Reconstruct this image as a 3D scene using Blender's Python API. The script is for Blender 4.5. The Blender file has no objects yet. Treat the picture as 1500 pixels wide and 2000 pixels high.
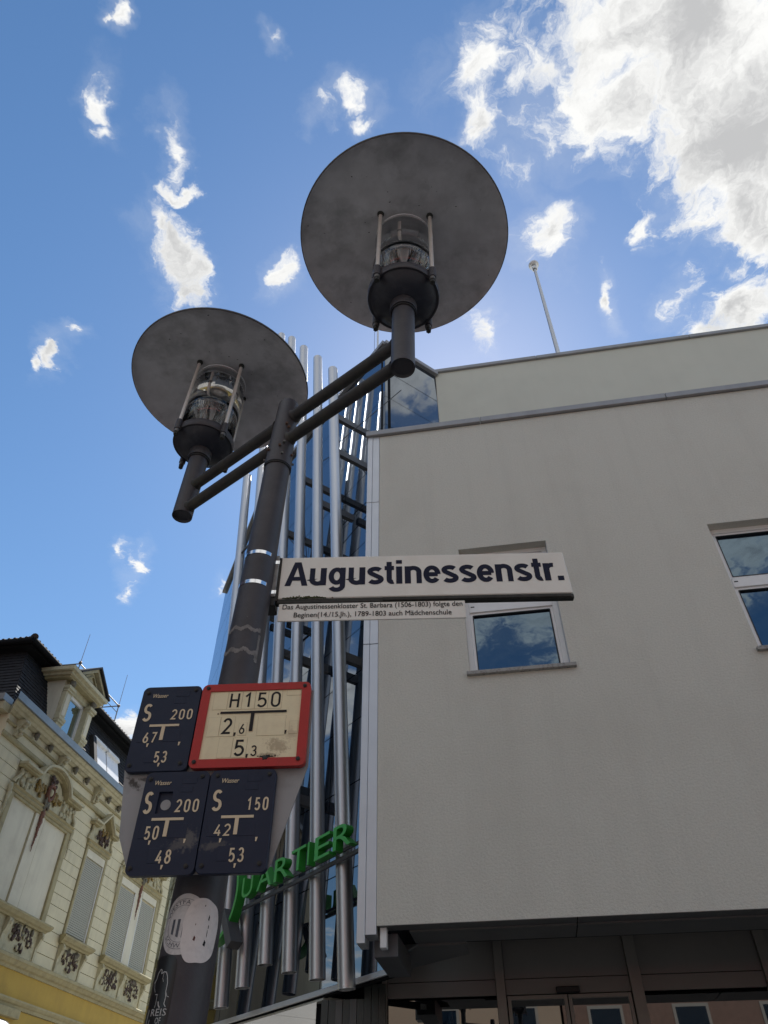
import bpy, bmesh, math, random, os
from math import sin, cos, pi, radians, sqrt, atan2, hypot
from mathutils import Vector, Matrix
random.seed(7)
scene = bpy.context.scene
COL = scene.collection

# ------------------------------------------------------------------ camera
CAM = Vector((0, 0, 1.6)); PITCH = radians(43.557); YAW = radians(9.5); FPX = 1394.5
cam = bpy.data.cameras.new('camera'); camo = bpy.data.objects.new('camera', cam); COL.objects.link(camo)
cam.sensor_fit = 'AUTO'; cam.sensor_width = 36.0; cam.lens = 36.0 * FPX / 2000.0
cam.clip_start = 0.02; cam.clip_end = 3000
camo.location = CAM; camo.rotation_euler = (pi / 2 + PITCH, 0, YAW)
scene.camera = camo

# ------------------------------------------------------------------ light, sky, exposure
SUN_EL, SUN_AZ = radians(51.0), radians(0.5)      # azimuth from +Y towards +X
SKY_STRENGTH = 0.073
SUN_STRENGTH = 4.2
EXPOSURE = 0.92
scene.view_settings.view_transform = 'Standard'; scene.view_settings.look = 'None'
scene.view_settings.exposure = EXPOSURE; scene.view_settings.gamma = 1.0
scene.view_settings.use_curve_mapping = False
sun = bpy.data.lights.new('sun', 'SUN'); sun.energy = SUN_STRENGTH; sun.angle = radians(0.5); sun.color = (1.0, 0.95, 0.87)
suno = bpy.data.objects.new('sun', sun); COL.objects.link(suno)
sd = Vector((sin(SUN_AZ) * cos(SUN_EL), cos(SUN_AZ) * cos(SUN_EL), sin(SUN_EL)))
suno.rotation_euler = sd.to_track_quat('Z', 'Y').to_euler(); suno.location = sd * 60

F_ = Vector((-sin(YAW) * cos(PITCH), cos(YAW) * cos(PITCH), sin(PITCH)))
R_ = Vector((cos(YAW), sin(YAW), 0)); U_ = R_.cross(F_)
def ray(x, y):
    """direction in which a point of the photograph (1500x2000) was seen: used to place clouds and to measure walls"""
    return F_ * FPX + R_ * (x - 750) + U_ * (1000 - y)
def on_y(x, y, Y):
    d = ray(x, y); return CAM + d * (Y / d.y)
def on_x(x, y, X):
    d = ray(x, y); return CAM + d * (X / d.x)
def on_z(x, y, Z):
    d = ray(x, y); return CAM + d * ((Z - CAM.z) / d.z)

world = bpy.data.worlds.new('World'); scene.world = world; world.use_nodes = True
def build_sky():
    nt = world.node_tree; N = nt.nodes; L = nt.links
    N.clear()
    out = N.new('ShaderNodeOutputWorld'); bg = N.new('ShaderNodeBackground'); L.new(bg.outputs[0], out.inputs[0])
    bg.inputs['Strength'].default_value = SKY_STRENGTH
    sky = N.new('ShaderNodeTexSky'); sky.sky_type = 'NISHITA'; sky.sun_disc = False
    sky.sun_elevation = SUN_EL; sky.sun_rotation = SUN_AZ
    sky.air_density = 1.25; sky.dust_density = 0.22; sky.ozone_density = 1.6; sky.altitude = 100
    hs = N.new('ShaderNodeHueSaturation'); L.new(sky.outputs[0], hs.inputs['Color'])
    hs.inputs['Saturation'].default_value = 1.20; hs.inputs['Value'].default_value = 1.0
    tc = N.new('ShaderNodeTexCoord'); sep = N.new('ShaderNodeSeparateXYZ'); L.new(tc.outputs['Generated'], sep.inputs[0])
    def m(op, a, b=None, clamp=False):
        n = N.new('ShaderNodeMath'); n.operation = op; n.use_clamp = clamp
        for i, v in enumerate((a, b)):
            if v is None: continue
            if isinstance(v, (int, float)): n.inputs[i].default_value = v
            else: L.new(v, n.inputs[i])
        return n.outputs[0]
    zc = m('MAXIMUM', sep.outputs[2], 0.06)
    comb = N.new('ShaderNodeCombineXYZ'); L.new(m('DIVIDE', sep.outputs[0], zc), comb.inputs[0]); L.new(m('DIVIDE', sep.outputs[1], zc), comb.inputs[1])
    uv = comb.outputs[0]
    # wind-torn edges: the layer's coordinates pushed about by noise
    def noise(scale, detail, rough, vec, off=0, dist=0.0):
        mp = N.new('ShaderNodeVectorMath'); mp.operation = 'ADD'; L.new(vec, mp.inputs[0]); mp.inputs[1].default_value = (off, off * 1.7, 0)
        n = N.new('ShaderNodeTexNoise'); n.noise_dimensions = '2D'; L.new(mp.outputs[0], n.inputs['Vector'])
        n.inputs['Scale'].default_value = scale; n.inputs['Detail'].default_value = detail; n.inputs['Roughness'].default_value = rough
        n.inputs['Distortion'].default_value = dist
        return n
    wn = noise(9.0, 5, 0.6, uv, 3.1)
    ws = N.new('ShaderNodeVectorMath'); ws.operation = 'SUBTRACT'; L.new(wn.outputs['Color'], ws.inputs[0]); ws.inputs[1].default_value = (.5, .5, .5)
    wsc = N.new('ShaderNodeVectorMath'); wsc.operation = 'SCALE'; L.new(ws.outputs[0], wsc.inputs[0]); wsc.inputs['Scale'].default_value = 0.10
    wad = N.new('ShaderNodeVectorMath'); wad.operation = 'ADD'; L.new(uv, wad.inputs[0]); L.new(wsc.outputs[0], wad.inputs[1])
    wuv = wad.outputs[0]
    def uvp(x, y, mirror=False):
        d = ray(x, y); return Vector((d.x / d.z, (-d.y if mirror else d.y) / d.z))
    # cx, cy, half-axes and turn of each cloud as it stands in the photograph, and its thickness
    clouds = [
        (1390, 60, 300, 170, 10, 1.75), (1440, 270, 170, 210, 0, 1.8), (1230, 190, 200, 110, -15, 1.25), (1480, 430, 150, 90, 30, 1.3),
        (1200, 90, 130, 130, 0, 1.4), (1160, 240, 90, 60, 30, .85), (1440, 520, 40, 30, 0, .8), (1060, 130, 70, 90, 20, .62),
        (930, 130, 62, 90, 25, .92), (955, 235, 45, 70, -15, .85), (1010, 320, 45, 25, 0, .55),
        (1060, 462, 52, 56, 10, 1.0), (940, 630, 36, 56, -15, 1.0), (1195, 580, 17, 56, -8, .8),
        (1325, 580, 20, 50, 20, .62), (1450, 600, 100, 52, -25, 1.25), (1280, 440, 22, 45, 10, .7), (1390, 640, 60, 25, 0, .9),
        (205, 205, 30, 62, -18, .95), (205, 245, 38, 26, 0, .9), (358, 520, 52, 92, -14, 1.12), (332, 440, 24, 40, 0, .85), (345, 300, 20, 58, -10, .82),
        (362, 378, 34, 15, 20, .72), (375, 575, 40, 34, 0, .95),
        (558, 530, 30, 44, 10, .95), (628, 222, 24, 24, 0, .75), (690, 190, 34, 22, 0, .66), (715, 225, 30, 18, 0, .62), (545, 72, 22, 22, 0, .8), (228, 12, 24, 32, 0, .85),
        (196, 26, 16, 14, 0, .6), (106, 690, 30, 34, 30, .72), (68, 705, 12, 22, 0, .7), (147, 640, 16, 14, 0, .6),
        (268, 1100, 20, 36, 10, .72), (256, 1160, 18, 18, 0, .72), (232, 1070, 14, 18, 0, .6), (252, 1422, 34, 26, 0, 1.1), (436, 1142, 22, 16, 0, .8)]
    # behind the viewer: small clouds known from window reflections, large bank added to light the wall
    mirrored = [(955, 1175, 120, 46, -8, 1.2), (1092, 1275, 26, 30, 0, .8), (1470, 1075, 90, 46, -10, 1.1), (1440, 1165, 24, 26, 0, .8), (1150, 960, 420, 150, -6, 1.7), (900, 780, 420, 170, 0, 1.8), (1500, 800, 300, 200, 0, 1.6), (700, 600, 350, 120, 10, 1.2)]
    acc = None
    for q in [(*c_, False) for c_ in clouds] + [(*c_, True) for c_ in mirrored]:
        cx, cy, ax, ay, turn, th, mi = q
        if not mi and ax < 60: ax, ay = ax * .88, ay * .88
        c = uvp(cx, cy, mi); t = radians(turn)
        a = (uvp(cx + ax * cos(t), cy + ax * sin(t), mi) - c); b = (uvp(cx - ay * sin(t), cy + ay * cos(t), mi) - c)
        A = Matrix(((a.x, b.x), (a.y, b.y)))
        # principal axes of the ellipse (closed-form SVD)
        E = (A[0][0] + A[1][1]) / 2; F = (A[0][0] - A[1][1]) / 2; G = (A[1][0] + A[0][1]) / 2; H = (A[1][0] - A[0][1]) / 2
        Q = hypot(E, H); Rr = hypot(F, G); s1, s2 = Q + Rr, abs(Q - Rr)
        a1 = atan2(G, F); a2 = atan2(H, E); phi = (a2 + a1) / 2
        mp = N.new('ShaderNodeMapping'); mp.vector_type = 'TEXTURE'; L.new(wuv, mp.inputs['Vector'])
        mp.inputs['Location'].default_value = (c.x, c.y, 0); mp.inputs['Rotation'].default_value = (0, 0, phi); mp.inputs['Scale'].default_value = (s1, s2, 1)
        ln = N.new('ShaderNodeVectorMath'); ln.operation = 'LENGTH'; L.new(mp.outputs[0], ln.inputs[0])
        v = m('SUBTRACT', th, m('MULTIPLY', ln.outputs['Value'], th * .86))
        acc = v if acc is None else m('SMOOTH_MAX', acc, v)
        if acc is not v: acc.node.inputs[2].default_value = 0.12
    # the rest of the sky carries the same kind of cloud, scattered
    gen = noise(1.15, 3, 0.55, uv, 17.3)
    g = m('MULTIPLY', m('SUBTRACT', gen.outputs[0], 0.485), 6.5)
    dt = N.new('ShaderNodeVectorMath'); dt.operation = 'DOT_PRODUCT'; L.new(tc.outputs['Generated'], dt.inputs[0]); dt.inputs[1].default_value = F_
    away = N.new('ShaderNodeMapRange'); L.new(dt.outputs['Value'], away.inputs[0])
    away.inputs[1].default_value = 0.62; away.inputs[2].default_value = 0.74; away.inputs[3].default_value = 0.0; away.inputs[4].default_value = -4.0
    acc = m('MAXIMUM', acc, m('ADD', g, away.outputs[0]))
    base = acc
    det = noise(19.0, 10, 0.66, wuv, 0.7, 0.35)
    big = noise(4.5, 6, 0.6, uv, 5.2)
    acc = m('ADD', acc, m('MULTIPLY', m('SUBTRACT', det.outputs[0], 0.5), 2.1))
    acc = m('ADD', acc, m('MULTIPLY', m('SUBTRACT', big.outputs[0], 0.5), 0.7))
    dens = N.new('ShaderNodeMapRange'); dens.interpolation_type = 'SMOOTHSTEP'; L.new(acc, dens.inputs[0])
    dens.inputs[1].default_value = 0.02; dens.inputs[2].default_value = 0.74
    # thick cores turn grey, thin rims stay white
    core = N.new('ShaderNodeMapRange'); core.interpolation_type = 'SMOOTHSTEP'; L.new(m('ADD', acc, m('MULTIPLY', m('SUBTRACT', noise(8.5, 9, .62, wuv, 9.4).outputs[0], 0.5), 3.0)), core.inputs[0])
    core.inputs[1].default_value = 0.35; core.inputs[2].default_value = 1.9
    cc = N.new('ShaderNodeMixRGB'); L.new(core.outputs[0], cc.inputs[0])
    k = 1.0 / SKY_STRENGTH
    cc.inputs[1].default_value = (.53 * k, .53 * k, .52 * k, 1); cc.inputs[2].default_value = (.30 * k, .302 * k, .305 * k, 1)
    # a thin veil round every cloud, torn by finer noise
    vn = noise(8.0, 8, 0.62, wuv, 2.9, .3)
    veil = N.new('ShaderNodeMapRange'); veil.interpolation_type = 'SMOOTHSTEP'; L.new(m('ADD', base, m('MULTIPLY', m('SUBTRACT', vn.outputs[0], 0.5), 2.6)), veil.inputs[0])
    veil.inputs[1].default_value = -0.75; veil.inputs[2].default_value = 0.9; veil.inputs[3].default_value = 0; veil.inputs[4].default_value = 0.15
    cover = m('SUBTRACT', 1.0, m('MULTIPLY', m('SUBTRACT', 1.0, dens.outputs[0]), m('SUBTRACT', 1.0, veil.outputs[0])))
    mix = N.new('ShaderNodeMixRGB'); L.new(cover, mix.inputs[0]); L.new(hs.outputs[0], mix.inputs[1]); L.new(cc.outputs[0], mix.inputs[2])
    L.new(mix.outputs[0], bg.inputs['Color'])
build_sky()
world.cycles.sampling_method = 'AUTOMATIC'
scene.cycles.max_bounces = 10; scene.cycles.transparent_max_bounces = 24; scene.cycles.diffuse_bounces = 5; scene.cycles.glossy_bounces = 5

# ------------------------------------------------------------------ materials
def mat(name, color, rough=0.6, metal=0.0, var=0.0, vscale=8.0, bump=0.0, bscale=60.0, spec=0.5, ior=None, dirt=None, dscale=3.0, damt=0.5, brough=0.6, stretch=None):
    m = bpy.data.materials.new(name); m.use_nodes = True
    nt = m.node_tree; N = nt.nodes; L = nt.links; b = N['Principled BSDF']
    b.inputs['Roughness'].default_value = rough; b.inputs['Metallic'].default_value = metal
    b.inputs['Specular IOR Level'].default_value = spec
    if ior: b.inputs['IOR'].default_value = ior
    tc = N.new('ShaderNodeTexCoord'); vec = tc.outputs['Object']
    if stretch:
        mp = N.new('ShaderNodeMapping'); mp.inputs['Scale'].default_value = stretch; L.new(vec, mp.inputs[0]); vec = mp.outputs[0]
    col = None
    def noise(sc, det, ro):
        n = N.new('ShaderNodeTexNoise'); n.inputs['Scale'].default_value = sc; n.inputs['Detail'].default_value = det; n.inputs['Roughness'].default_value = ro
        L.new(vec, n.inputs['Vector']); return n
    if var > 0:
        n = noise(vscale, 6, 0.6); r = N.new('ShaderNodeMapRange'); L.new(n.outputs[0], r.inputs[0])
        r.inputs[1].default_value = .3; r.inputs[2].default_value = .7; r.inputs[3].default_value = 1 - var; r.inputs[4].default_value = 1 + var
        mx = N.new('ShaderNodeVectorMath'); mx.operation = 'SCALE'; mx.inputs[0].default_value = color; L.new(r.outputs[0], mx.inputs['Scale']); col = mx.outputs[0]
    if dirt:
        n = noise(dscale, 8, 0.65); r = N.new('ShaderNodeMapRange'); L.new(n.outputs[0], r.inputs[0])
        r.inputs[1].default_value = .48; r.inputs[2].default_value = .75; r.inputs[3].default_value = 0; r.inputs[4].default_value = damt
        mx = N.new('ShaderNodeMixRGB'); L.new(r.outputs[0], mx.inputs[0]); mx.inputs[2].default_value = (*dirt, 1)
        if col: L.new(col, mx.inputs[1])
        else: mx.inputs[1].default_value = (*color, 1)
        col = mx.outputs[0]
    if col: L.new(col, b.inputs['Base Color'])
    else: b.inputs['Base Color'].default_value = (*color, 1)
    if bump > 0:
        n = noise(bscale, 6, brough); bp = N.new('ShaderNodeBump'); bp.inputs['Strength'].default_value = 1.0; bp.inputs['Distance'].default_value = bump
        L.new(n.outputs[0], bp.inputs['Height']); L.new(bp.outputs[0], b.inputs['Normal'])
    return m
def reflective(name, body, f0, tint, rough=0.015, wav=0.0):
    """coated pane: dark body under a mirror whose strength grows towards grazing view"""
    m = bpy.data.materials.new(name); m.use_nodes = True; nt = m.node_tree; N = nt.nodes; L = nt.links
    N.remove(N['Principled BSDF']); out = N['Material Output']
    d = N.new('ShaderNodeBsdfDiffuse'); d.inputs[0].default_value = (*body, 1)
    g = N.new('ShaderNodeBsdfGlossy'); g.inputs['Color'].default_value = (*tint, 1); g.inputs['Roughness'].default_value = rough
    lw = N.new('ShaderNodeLayerWeight'); lw.inputs[0].default_value = 0.35
    r = N.new('ShaderNodeMapRange'); L.new(lw.outputs['Fresnel'], r.inputs[0]); r.inputs[1].default_value = 0.0; r.inputs[2].default_value = 1.0; r.inputs[3].default_value = f0; r.inputs[4].default_value = 1.0
    mx = N.new('ShaderNodeMixShader'); L.new(r.outputs[0], mx.inputs[0]); L.new(d.outputs[0], mx.inputs[1]); L.new(g.outputs[0], mx.inputs[2]); L.new(mx.outputs[0], out.inputs[0])
    if wav:
        tc = N.new('ShaderNodeTexCoord'); n = N.new('ShaderNodeTexNoise'); n.inputs['Scale'].default_value = 1.3; L.new(tc.outputs['Object'], n.inputs['Vector'])
        bp = N.new('ShaderNodeBump'); bp.inputs['Distance'].default_value = wav; L.new(n.outputs[0], bp.inputs['Height']); L.new(bp.outputs[0], g.inputs['Normal'])
    return m
def clear(name, tint, gloss, diff=0.0):
    m = bpy.data.materials.new(name); m.use_nodes = True; nt = m.node_tree; N = nt.nodes; L = nt.links
    N.remove(N['Principled BSDF']); out = N['Material Output']
    t = N.new('ShaderNodeBsdfTransparent'); t.inputs[0].default_value = (*tint, 1)
    g = N.new('ShaderNodeBsdfGlossy'); g.inputs['Roughness'].default_value = 0.03
    lw = N.new('ShaderNodeLayerWeight'); lw.inputs[0].default_value = .5
    pw = N.new('ShaderNodeMath'); pw.operation = 'POWER'; L.new(lw.outputs['Facing'], pw.inputs[0]); pw.inputs[1].default_value = 3.5
    ml = N.new('ShaderNodeMath'); ml.operation = 'MULTIPLY_ADD'; L.new(pw.outputs[0], ml.inputs[0]); ml.inputs[1].default_value = gloss; ml.inputs[2].default_value = .055
    mx = N.new('ShaderNodeMixShader'); L.new(ml.outputs[0], mx.inputs[0]); L.new(t.outputs[0], mx.inputs[1]); L.new(g.outputs[0], mx.inputs[2])
    if diff:
        d = N.new('ShaderNodeBsdfDiffuse'); d.inputs[0].default_value = (.55, .53, .48, 1); m2 = N.new('ShaderNodeMixShader'); m2.inputs[0].default_value = diff
        L.new(mx.outputs[0], m2.inputs[1]); L.new(d.outputs[0], m2.inputs[2]); mx = m2
    L.new(mx.outputs[0], out.inputs[0]); return m

def glass(name):
    m = bpy.data.materials.new(name); m.use_nodes = True; nt = m.node_tree; N = nt.nodes; L = nt.links
    N.remove(N['Principled BSDF']); g = N.new('ShaderNodeBsdfGlass'); g.inputs['IOR'].default_value = 1.47; g.inputs['Roughness'].default_value = 0.0; g.inputs['Color'].default_value = (.985, .99, .995, 1)
    L.new(g.outputs[0], N['Material Output'].inputs[0]); return m
def milky(name, t, d):
    """moulded, slightly cloudy plastic: part clear, part diffuse, a little gloss"""
    m = bpy.data.materials.new(name); m.use_nodes = True; nt = m.node_tree; N = nt.nodes; L = nt.links
    N.remove(N['Principled BSDF']); out = N['Material Output']
    tr = N.new('ShaderNodeBsdfTransparent'); df = N.new('ShaderNodeBsdfDiffuse'); df.inputs[0].default_value = (.62, .60, .55, 1); gl = N.new('ShaderNodeBsdfGlossy'); gl.inputs['Roughness'].default_value = .12
    a = N.new('ShaderNodeMixShader'); a.inputs[0].default_value = d / (t + d); L.new(tr.outputs[0], a.inputs[1]); L.new(df.outputs[0], a.inputs[2])
    b = N.new('ShaderNodeMixShader'); b.inputs[0].default_value = 1 - t - d; L.new(a.outputs[0], b.inputs[1]); L.new(gl.outputs[0], b.inputs[2]); L.new(b.outputs[0], out.inputs[0]); return m
def stained(name, base, stains, **k):
    """a material with worn patches: (centre x, centre z, half-width, half-height, tilt, colour, amount) in the piece's own frame"""
    m = mat(name, base, **k); nt = m.node_tree; N = nt.nodes; L = nt.links; b = N['Principled BSDF']; tc = N.new('ShaderNodeTexCoord')
    src = b.inputs['Base Color'].links[0].from_socket if b.inputs['Base Color'].links else None
    for i, (cx, cz, rx, rz, tilt, col, amt) in enumerate(stains):
        mp = N.new('ShaderNodeMapping'); mp.vector_type = 'TEXTURE'; L.new(tc.outputs['Object'], mp.inputs[0]); mp.inputs['Location'].default_value = (cx, 0, cz); mp.inputs['Rotation'].default_value = (0, tilt, 0); mp.inputs['Scale'].default_value = (rx, 1, rz)
        ln = N.new('ShaderNodeVectorMath'); ln.operation = 'LENGTH'; L.new(mp.outputs[0], ln.inputs[0])
        n = N.new('ShaderNodeTexNoise'); n.inputs['Scale'].default_value = 130; n.inputs['Detail'].default_value = 8; n.inputs['Roughness'].default_value = .68; L.new(tc.outputs['Object'], n.inputs['Vector'])
        a = N.new('ShaderNodeMath'); a.operation = 'MULTIPLY_ADD'; L.new(n.outputs[0], a.inputs[0]); a.inputs[1].default_value = 2.6; a.inputs[2].default_value = -.45
        d = N.new('ShaderNodeMath'); d.operation = 'SUBTRACT'; L.new(a.outputs[0], d.inputs[0]); L.new(ln.outputs['Value'], d.inputs[1])
        r = N.new('ShaderNodeMapRange'); L.new(d.outputs[0], r.inputs[0]); r.inputs[1].default_value = -.1; r.inputs[2].default_value = .45; r.inputs[3].default_value = 0; r.inputs[4].default_value = amt
        mx = N.new('ShaderNodeMixRGB'); L.new(r.outputs[0], mx.inputs[0]); mx.inputs[2].default_value = (*col, 1)
        if src: L.new(src, mx.inputs[1])
        else: mx.inputs[1].default_value = (*base, 1)
        src = mx.outputs[0]
    L.new(src, b.inputs['Base Color']); return m
M = dict(
    render=mat('mineral render', (.62, .60, .53), .95, var=.07, vscale=55, bump=.009, bscale=46, dirt=(.47, .44, .38), dscale=.55, damt=.40, spec=.15, brough=.7),
    render_up=mat('smooth render', (.58, .565, .49), .95, var=.04, vscale=2, bump=.003, bscale=70, dirt=(.46, .43, .38), dscale=.5, damt=.25, spec=.15),
    coping=mat('zinc coping', (.30, .30, .31), .5, metal=.55, var=.10, vscale=5, stretch=(1, 1, .3)),
    trim=mat('aluminium sheet', (.58, .59, .61), .42, metal=.55, var=.05, vscale=3),
    frame=mat('white window frame', (.78, .78, .77), .4, var=.03),
    sill=mat('weathered sill', (.34, .33, .31), .7, dirt=(.06, .055, .05), dscale=25, damt=.9),
    pane=reflective('window pane', (.003, .006, .014), .15, (.62, .83, 1.0), .01, .002),
    tower=reflective('coated tower glass', (.006, .009, .015), .18, (.78, .86, .95), .02, .0012),
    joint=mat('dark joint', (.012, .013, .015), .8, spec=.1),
    steel=mat('brushed steel pipe', (.60, .60, .61), .42, metal=1.0, var=.05, vscale=2.5, stretch=(1, 1, .25), bump=.0004, bscale=9),
    beam=mat('grey painted beam', (.10, .105, .115), .5, metal=.2, var=.08),
    cable=mat('steel cable', (.05, .05, .055), .5, metal=.5),
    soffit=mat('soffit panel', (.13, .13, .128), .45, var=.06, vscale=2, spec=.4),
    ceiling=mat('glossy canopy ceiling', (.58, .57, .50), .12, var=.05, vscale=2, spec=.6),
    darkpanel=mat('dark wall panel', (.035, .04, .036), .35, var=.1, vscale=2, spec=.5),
    shop=mat('bronze shop panel', (.19, .178, .165), .38, var=.08, vscale=1.5, spec=.5),
    shopframe=mat('bronze shop frame', (.24, .225, .205), .4, metal=.3, var=.05),
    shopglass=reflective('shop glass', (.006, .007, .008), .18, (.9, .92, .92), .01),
    black=mat('black plastic', (.012, .012, .013), .5),
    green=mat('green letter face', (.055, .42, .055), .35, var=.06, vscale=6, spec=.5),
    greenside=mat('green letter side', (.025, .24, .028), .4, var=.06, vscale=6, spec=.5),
    charcoal=mat('charcoal paint', (.075, .075, .08), .5, var=.06),
    lamp=mat('dark lamp paint', (.049, .046, .053), .48, var=.14, vscale=14, bump=.0006, bscale=120, dirt=(.085, .080, .082), dscale=18, damt=.45, spec=.45),
    arm=mat('weathered arm paint', (.034, .031, .031), .6, var=.2, vscale=20, bump=.0009, bscale=130, dirt=(.075, .075, .05), dscale=14, damt=.6),
    bowl=mat('blue black bowl', (.020, .022, .034), .5, var=.12, vscale=20, dirt=(.10, .10, .11), dscale=26, damt=.35),
    shade=mat('grey shade underside', (.54, .53, .555), .75, var=.13, vscale=11, bump=.0008, bscale=45, dirt=(.23, .225, .235), dscale=6.5, damt=.8, spec=.25),
    rimgleam=mat('painted rim gleam', (.78, .82, .86), .25, spec=.8),
    rim=mat('shade rim', (.06, .055, .055), .5),
    rod=mat('aluminium rod', (.72, .69, .65), .4, metal=.25, var=.08, vscale=30),
    rustbolt=mat('rusty bolt', (.11, .06, .04), .7, var=.4, vscale=150),
    nut=mat('galvanised nut', (.16, .155, .15), .45, metal=.5, var=.2, vscale=80),
    clear=glass('clear cylinder'),
    prism=milky('ribbed refractor', .52, .36),
    bulb=mat('milky lamp tube', (.62, .60, .52), .3),
    socket=mat('ceramic socket', (.6, .58, .54), .5),
    cream=mat('cream enamel', (.80, .785, .73), .42, var=.03, vscale=8, dirt=(.55, .49, .39), dscale=9, damt=.25, spec=.45),
    navy=mat('navy print', (.008, .011, .034), .5, var=.1, vscale=40, spec=.2),
    ink=mat('dark ink', (.014, .013, .015), .5, spec=.25),
    rail=mat('weathered dark rail', (.03, .03, .026), .7, var=.3, vscale=60),
    bracket=mat('galvanised bracket', (.33, .33, .32), .55, metal=.4, var=.2, vscale=30, dirt=(.08, .08, .075), dscale=35, damt=.7),
    band=mat('polished steel band', (.86, .86, .87), .12, metal=1.0, bump=.0006, bscale=40),
    moss=mat('moss', (.055, .062, .025), .95, var=.4, vscale=120, bump=.002, bscale=300),
    red=mat('red plastic', (.44, .036, .034), .42, var=.06, vscale=14, dirt=(.27, .04, .035), dscale=12, damt=.5, spec=.3),
    beige=mat('beige plastic', (.80, .70, .47), .5, var=.04, vscale=22, dirt=(.56, .44, .29), dscale=26, damt=.35, spec=.4),
    tilegap=mat('beige tile edge', (.40, .33, .21), .6),
    blue=mat('dark blue plastic', (.0115, .0195, .044), .42, var=.10, vscale=18, dirt=(.022, .028, .050), dscale=16, damt=.6, spec=.3),
    digit=mat('cream digit', (.66, .54, .37), .5, var=.04),
    board=mat('grey backing board', (.30, .30, .305), .5, metal=.2, var=.06, vscale=9, dirt=(.13, .13, .13), dscale=13, damt=.5),
    residue=mat('glue residue', (.20, .19, .185), .8, var=.35, vscale=70),
    sticker=mat('white vinyl', (.60, .57, .56), .5, var=.08, vscale=30, dirt=(.30, .275, .27), dscale=38, damt=.7),
    sticker2=mat('blank torn vinyl', (.70, .65, .63), .5, var=.05, vscale=40, dirt=(.45, .41, .40), dscale=45, damt=.6),
    stripe=mat('grey blue print', (.075, .08, .10), .6, var=.3, vscale=90),
    blacksticker=mat('black vinyl', (.010, .010, .011), .38),
    whiteink=mat('white line print', (.45, .45, .44), .6),
    brown=mat('brown scuff', (.10, .03, .02), .7),
    # old house
    wall=mat('pale stone paint', (.66, .605, .43), .85, var=.05, vscale=3, dirt=(.52, .48, .36), dscale=2.2, damt=.45, bump=.001, bscale=50, spec=.25),
    panelw=mat('blank window panel', (.66, .62, .49), .75, var=.04, vscale=2, dirt=(.45, .40, .31), dscale=1.5, damt=.5),
    olive=mat('olive ochre trim', (.36, .31, .17), .75, var=.09, vscale=7, dirt=(.15, .125, .07), dscale=6, damt=.6),
    creamtrim=mat('cream trim', (.50, .46, .31), .8, var=.07, vscale=9, dirt=(.22, .19, .12), dscale=8, damt=.6),
    ochre=mat('yellow ochre render', (.46, .31, .065), .85, var=.05, vscale=2.5, dirt=(.32, .21, .06), dscale=2, damt=.5),
    maroon=mat('dark brown ornament', (.085, .055, .045), .7, var=.5, vscale=22),
    rust=mat('rusty red ornament', (.17, .075, .05), .7, var=.5, vscale=25),
    gold=mat('dull gold ornament', (.24, .16, .04), .5, var=.3, vscale=25),
    stonegrey=mat('grey ornament', (.16, .145, .11), .8, var=.3, vscale=25),
    shutter=mat('roller shutter', (.36, .35, .29), .55, var=.04),
    slate=mat('slate', (.030, .031, .036), .75, var=.3, vscale=12, bump=.003, bscale=25, spec=.2),
    rooftile=mat('dark clay roof tile', (.045, .03, .026), .7, var=.3, vscale=9),
    lead=mat('zinc gutter', (.26, .28, .29), .45, metal=.5, var=.1, vscale=4),
    roofglass=reflective('dormer pane', (.02, .035, .03), .35, (.9, 1, 1), .02),
    skylight=mat('white roof window blind', (.74, .75, .77), .3, var=.02),
    wire=mat('rusty rod', (.16, .12, .10), .6, metal=.4),
    galv=mat('galvanised mesh', (.22, .225, .23), .5, metal=.5, var=.1, vscale=30),
    white=mat('white canvas', (.72, .72, .70), .6, var=.03),
    ground=mat('street paving', (.19, .185, .175), .9, var=.12, vscale=.6, bump=.004, bscale=18),
    pave=mat('pavement slabs', (.14, .135, .13), .9, var=.1, vscale=1.1, bump=.003, bscale=22),
    tan=mat('tan rendered house', (.26, .20, .15), .9, var=.05, vscale=1),
    brick=mat('red brick', (.12, .075, .06), .9, var=.15, vscale=6),
    darkbrick=mat('dark brown brick', (.085, .05, .04), .9, var=.15, vscale=6),
    awning=mat('red awning cloth', (.42, .06, .05), .8),
)

def streaks(m, tint, amt, sx=5.0, sz=.22):
    """rain streaks: noise drawn out downwards"""
    nt = m.node_tree; N = nt.nodes; L = nt.links; b = N['Principled BSDF']; src = b.inputs['Base Color'].links[0].from_socket
    tc = N.new('ShaderNodeTexCoord'); mp = N.new('ShaderNodeMapping'); mp.inputs['Scale'].default_value = (sx, sx, sz); L.new(tc.outputs['Object'], mp.inputs[0])
    n = N.new('ShaderNodeTexNoise'); n.inputs['Scale'].default_value = 1.0; n.inputs['Detail'].default_value = 7; n.inputs['Roughness'].default_value = .62; L.new(mp.outputs[0], n.inputs['Vector'])
    r = N.new('ShaderNodeMapRange'); L.new(n.outputs[0], r.inputs[0]); r.inputs[1].default_value = .50; r.inputs[2].default_value = .78; r.inputs[4].default_value = amt
    mx = N.new('ShaderNodeMixRGB'); mx.inputs[2].default_value = (*tint, 1); L.new(r.outputs[0], mx.inputs[0]); L.new(src, mx.inputs[1]); L.new(mx.outputs[0], b.inputs['Base Color'])
streaks(M['render'], (.44, .42, .37), .20); streaks(M['render_up'], (.44, .42, .37), .12)
streaks(M['wall'], (.40, .36, .25), .5, 4, .5); streaks(M['panelw'], (.46, .42, .33), .5, 4, .4); streaks(M['ochre'], (.30, .20, .05), .4, 4, .6)

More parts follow.
